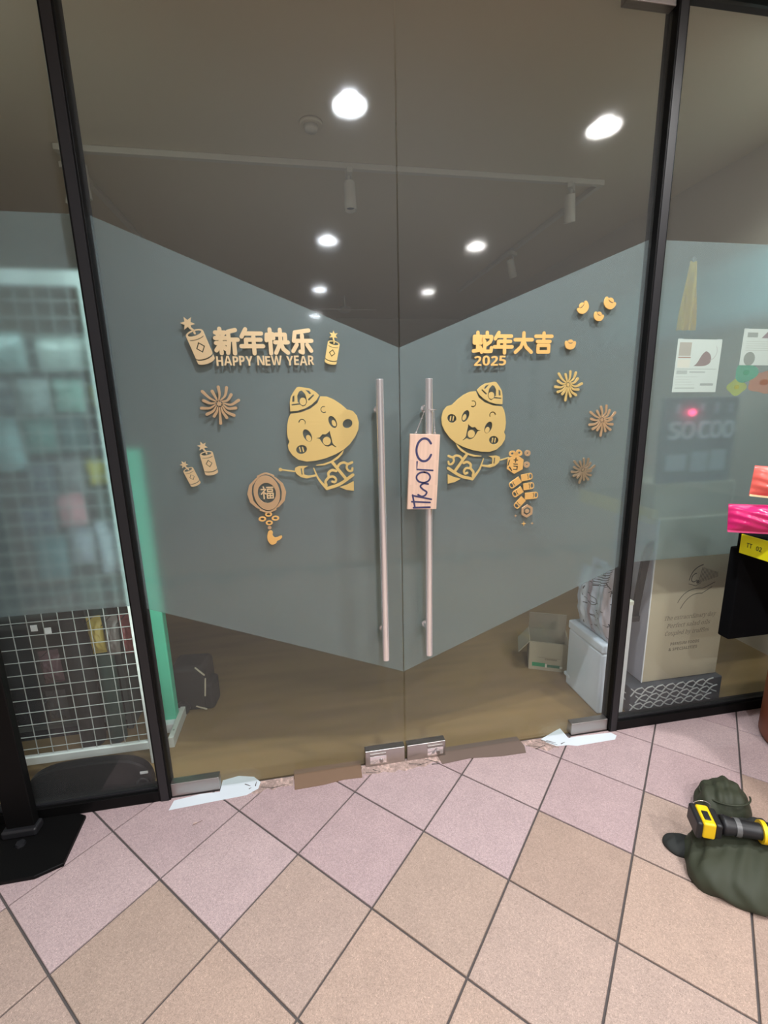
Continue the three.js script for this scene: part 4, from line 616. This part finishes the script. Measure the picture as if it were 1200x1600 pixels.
  part(st, 'post', box(0.088, 1.5, 0.03, 0, 0.76, -0.005, 0.004), M.black); part(st, 'cap', box(0.094, 0.02, 0.036, 0, 1.51, -0.005, 0.004), M.blackPlastic); part(st, 'foot_collar', new RoundedBoxGeometry(0.11, 0.03, 0.05, 3, 0.008).translate(0, 0.025, 0.002), M.blackPlastic);
  part(st, 'bolt', tf(new THREE.CylinderGeometry(0.014, 0.016, 0.010, 6), 0.02, 0.0165, 0.055), M.blackPlastic);
  // display at the right edge of the photo
  const ds = thing('display_stand', 'black display tray with a yellow price strip above a brown wooden drum', 'display stand', [1.262, 0, 0.20]);
  part(ds, 'drum', new THREE.LatheGeometry([[0, 0.001], [0.225, 0.001], [0.235, 0.015], [0.235, 0.40], [0.225, 0.42], [0, 0.425]].map((p) => V2(...p)), 48).translate(0.475, 0, 0.105), std(rgb(0.20, 0.055, 0.022), 0.45), 'reddish brown wooden drum');
  part(ds, 'skirt_panel', new RoundedBoxGeometry(0.62, 0.37, 0.05, 3, 0.006).translate(0.315, 0.685, -0.02), M.blackCloth); part(ds, 'tray', new RoundedBoxGeometry(0.62, 0.07, 0.64, 3, 0.006).translate(0.315, 0.896, 0.30), M.blackCloth); part(ds, 'column', new THREE.CylinderGeometry(0.03, 0.03, 0.45, 20).translate(0.475, 0.64, 0.12), M.black);
  const price = canvasTex(768, 128, (g, w, h) => { g.fillStyle = '#f2e800'; g.fillRect(0, 0, w, h); g.fillStyle = '#4a4a08'; g.font = 'bold 42px sans-serif'; g.setTransform(0.62, 0, 0, 1, 0, 0); g.fillText('TT', 50, 78); g.fillText('02', 126, 82); g.setTransform(1, 0, 0, 1, 0, 0); });
  const strip = part(ds, 'price_strip', box(0.6, 0.072, 0.004), [1, 1, 1, 1, 0, 1].map((k) => k ? std(rgb(0.85, 0.78, 0.01), 0.6) : new THREE.MeshStandardMaterial({ map: price, roughness: 0.6 })), 'bright yellow price strip');
  strip.rotation.y = -Math.PI / 2; strip.position.set(-0.006, 0.896, 0.306);
  const foil = (label, x, y, z, w, h, d, ry, rz, col, trim) => { const b = thing('foil_bag', label, 'bag', [x, y, z], ry); const m = part(b, 'pouch', tf(quilt(w, h, d, 2.4, 0.12, 0.008), 0, 0, 0, -0.22, 0, rz), std(col, 0.3)); part(m, 'sealed_edge', tf(box(w * 0.98, 0.012, 0.0025, 0, -h / 2 + 0.004, 0), 0, 0, 0, -0.22, 0, rz), std(trim, 0.5)); };
  foil('bright pink foil bag lying at the corner of the black display tray', 1.222, 1.018, 0.325, 0.23, 0.098, 0.06, -0.75, 0.06, rgb(0.62, 0.015, 0.14), rgb(0.7, 0.06, 0.2));
  foil('coral red foil bag with a cream edge on top of the pink bag', 1.262, 1.140, 0.345, 0.21, 0.105, 0.06, -0.8, -0.05, rgb(0.85, 0.14, 0.11), rgb(0.9, 0.66, 0.36));
}
{ // tool pouch and the cordless tool lying on it
  const blob = (rx, ry, rz, amp, k, ph, flat = 0.25) => { const g = new THREE.SphereGeometry(1, 64, 44), a = g.attributes.position; for (let i = 0; i < a.count; i++) { let x = a.getX(i), y = a.getY(i), z = a.getZ(i); const w = 1 + amp * (Math.sin(k * x + ph) * Math.cos(k * 0.8 * z - ph) + 0.6 * Math.sin(k * 1.7 * z + 1.3 * y * k + ph * 2) * Math.cos(k * 1.3 * x)) + amp * 0.5 * Math.sin(k * 2.6 * (x + z) + ph * 3) * Math.max(0, y); x *= rx * w; z *= rz * w; y = y < -flat ? -flat : y; y *= ry * (y > 0 ? w : 1); a.setXYZ(i, x, y + flat * ry, z); } g.computeVertexNormals(); return g; };
  const olive = std(rgb(0.034, 0.039, 0.021), 0.7), dark = std(rgb(0.02, 0.022, 0.02), 0.8);
  const t = thing('tool_pouch', 'dark olive green cloth tool pouch lying on the tiles at the right', 'pouch', [0.935, 0, 0.655]);
  part(t, 'body', blob(0.185, 0.072, 0.135, 0.07, 6.2, 0.7), olive);
  part(t, 'flap', tf(blob(0.098, 0.085, 0.078, 0.08, 4.6, 2.1), 0.115, 0, -0.19, 0, 0.3), olive);
  part(t, 'strap_tab', tf(blob(0.062, 0.026, 0.042, 0.05, 3.2, 0.4), -0.125, 0, -0.095, 0, -0.35), dark);
  part(t, 'inner_lining', tf(blob(0.125, 0.079, 0.062, 0.05, 6.1, 1.2), 0.06, 0, -0.052), dark);
  part(t, 'binding', tf(new THREE.TorusGeometry(0.072, 0.003, 8, 40, 3.4), 0.115, 0.074, -0.19, Math.PI / 2 - 0.25, 0, 0.6), olive);
  const d = thing('cordless_tool', 'black cordless tool with a yellow battery lying across the olive pouch', 'power tool', [0.833, 0.136, 0.596], -0.44);
  const yel = std(rgb(0.9, 0.58, 0.01), 0.4);
  const bat = part(d, 'battery', new RoundedBoxGeometry(0.036, 0.055, 0.078, 3, 0.007).translate(0, 0, 0), yel); part(bat, 'battery_slot', new RoundedBoxGeometry(0.018, 0.006, 0.034, 2, 0.002).translate(-0.001, 0.027, 0.006), M.blackPlastic); part(bat, 'battery_base', new RoundedBoxGeometry(0.018, 0.058, 0.082, 3, 0.007).translate(-0.026, -0.002, 0), M.blackPlastic);
  part(d, 'battery_collar', new RoundedBoxGeometry(0.02, 0.05, 0.07, 3, 0.007).translate(0.027, 0, 0), M.blackPlastic);
  part(d, 'grip', tf(new THREE.LatheGeometry([[0, 0], [0.026, 0], [0.029, 0.012], [0.024, 0.035], [0.0225, 0.10], [0.027, 0.125], [0.031, 0.15], [0.031, 0.20], [0, 0.20]].map((p) => V2(...p)), 30), 0.04, 0, 0, 0, 0, -Math.PI / 2), M.blackPlastic);
  part(d, 'yellow_ring', tf(new THREE.CylinderGeometry(0.0322, 0.0322, 0.012, 30), 0.152, 0, 0, 0, 0, Math.PI / 2), yel); part(d, 'grey_band', tf(new THREE.CylinderGeometry(0.0258, 0.0258, 0.014, 30), 0.085, 0, 0, 0, 0, Math.PI / 2), std(rgb(0.12, 0.12, 0.12), 0.35)); part(d, 'nose', tf(new THREE.CylinderGeometry(0.024, 0.030, 0.05, 26), 0.264, 0, 0, 0, 0, -Math.PI / 2), M.blackPlastic);
  part(d, 'steel_clip', tf(new THREE.TorusGeometry(0.024, 0.0012, 8, 24, 3.0), 0.006, 0.014, -0.047, 0.2, 0, 0), M.chrome);
}

// things of one kind share a group
const GROUPS = { downlight: 'corridor downlights mirrored in the door glass', track_spotlight: 'unlit spotlights on the ceiling track', snack_pack: 'packs hung behind the wire grid', fabric_roll: 'rolls standing behind the wire grid', gold_characters: 'gold lettering on the doors', gold_words: 'gold lettering on the doors', firecracker_decal: 'gold firecrackers on the left door', firework_decal: 'gold firework bursts on the doors', ingot_decal: 'gold ingots on the right door', bear_decal: 'gold cartoon bears on the doors', coin_decal: 'small gold coins by the charm', sparkle_decal: 'small gold sparkles under the crackers', torn_tape: 'white torn tape strips at the door pivots', notice_paper: 'notices inside the right window', paper_flower: 'coloured paper flowers on the right window', foil_bag: 'foil bags on the display tray', fluorescent_lamp: 'fluorescent tubes above the side windows' };
for (const o of scene.children) { const k = o.name.replace(/_[0-9]{3}$/, ''); if (GROUPS[k]) o.userData.group = GROUPS[k]; }
renderer.render(scene, camera);
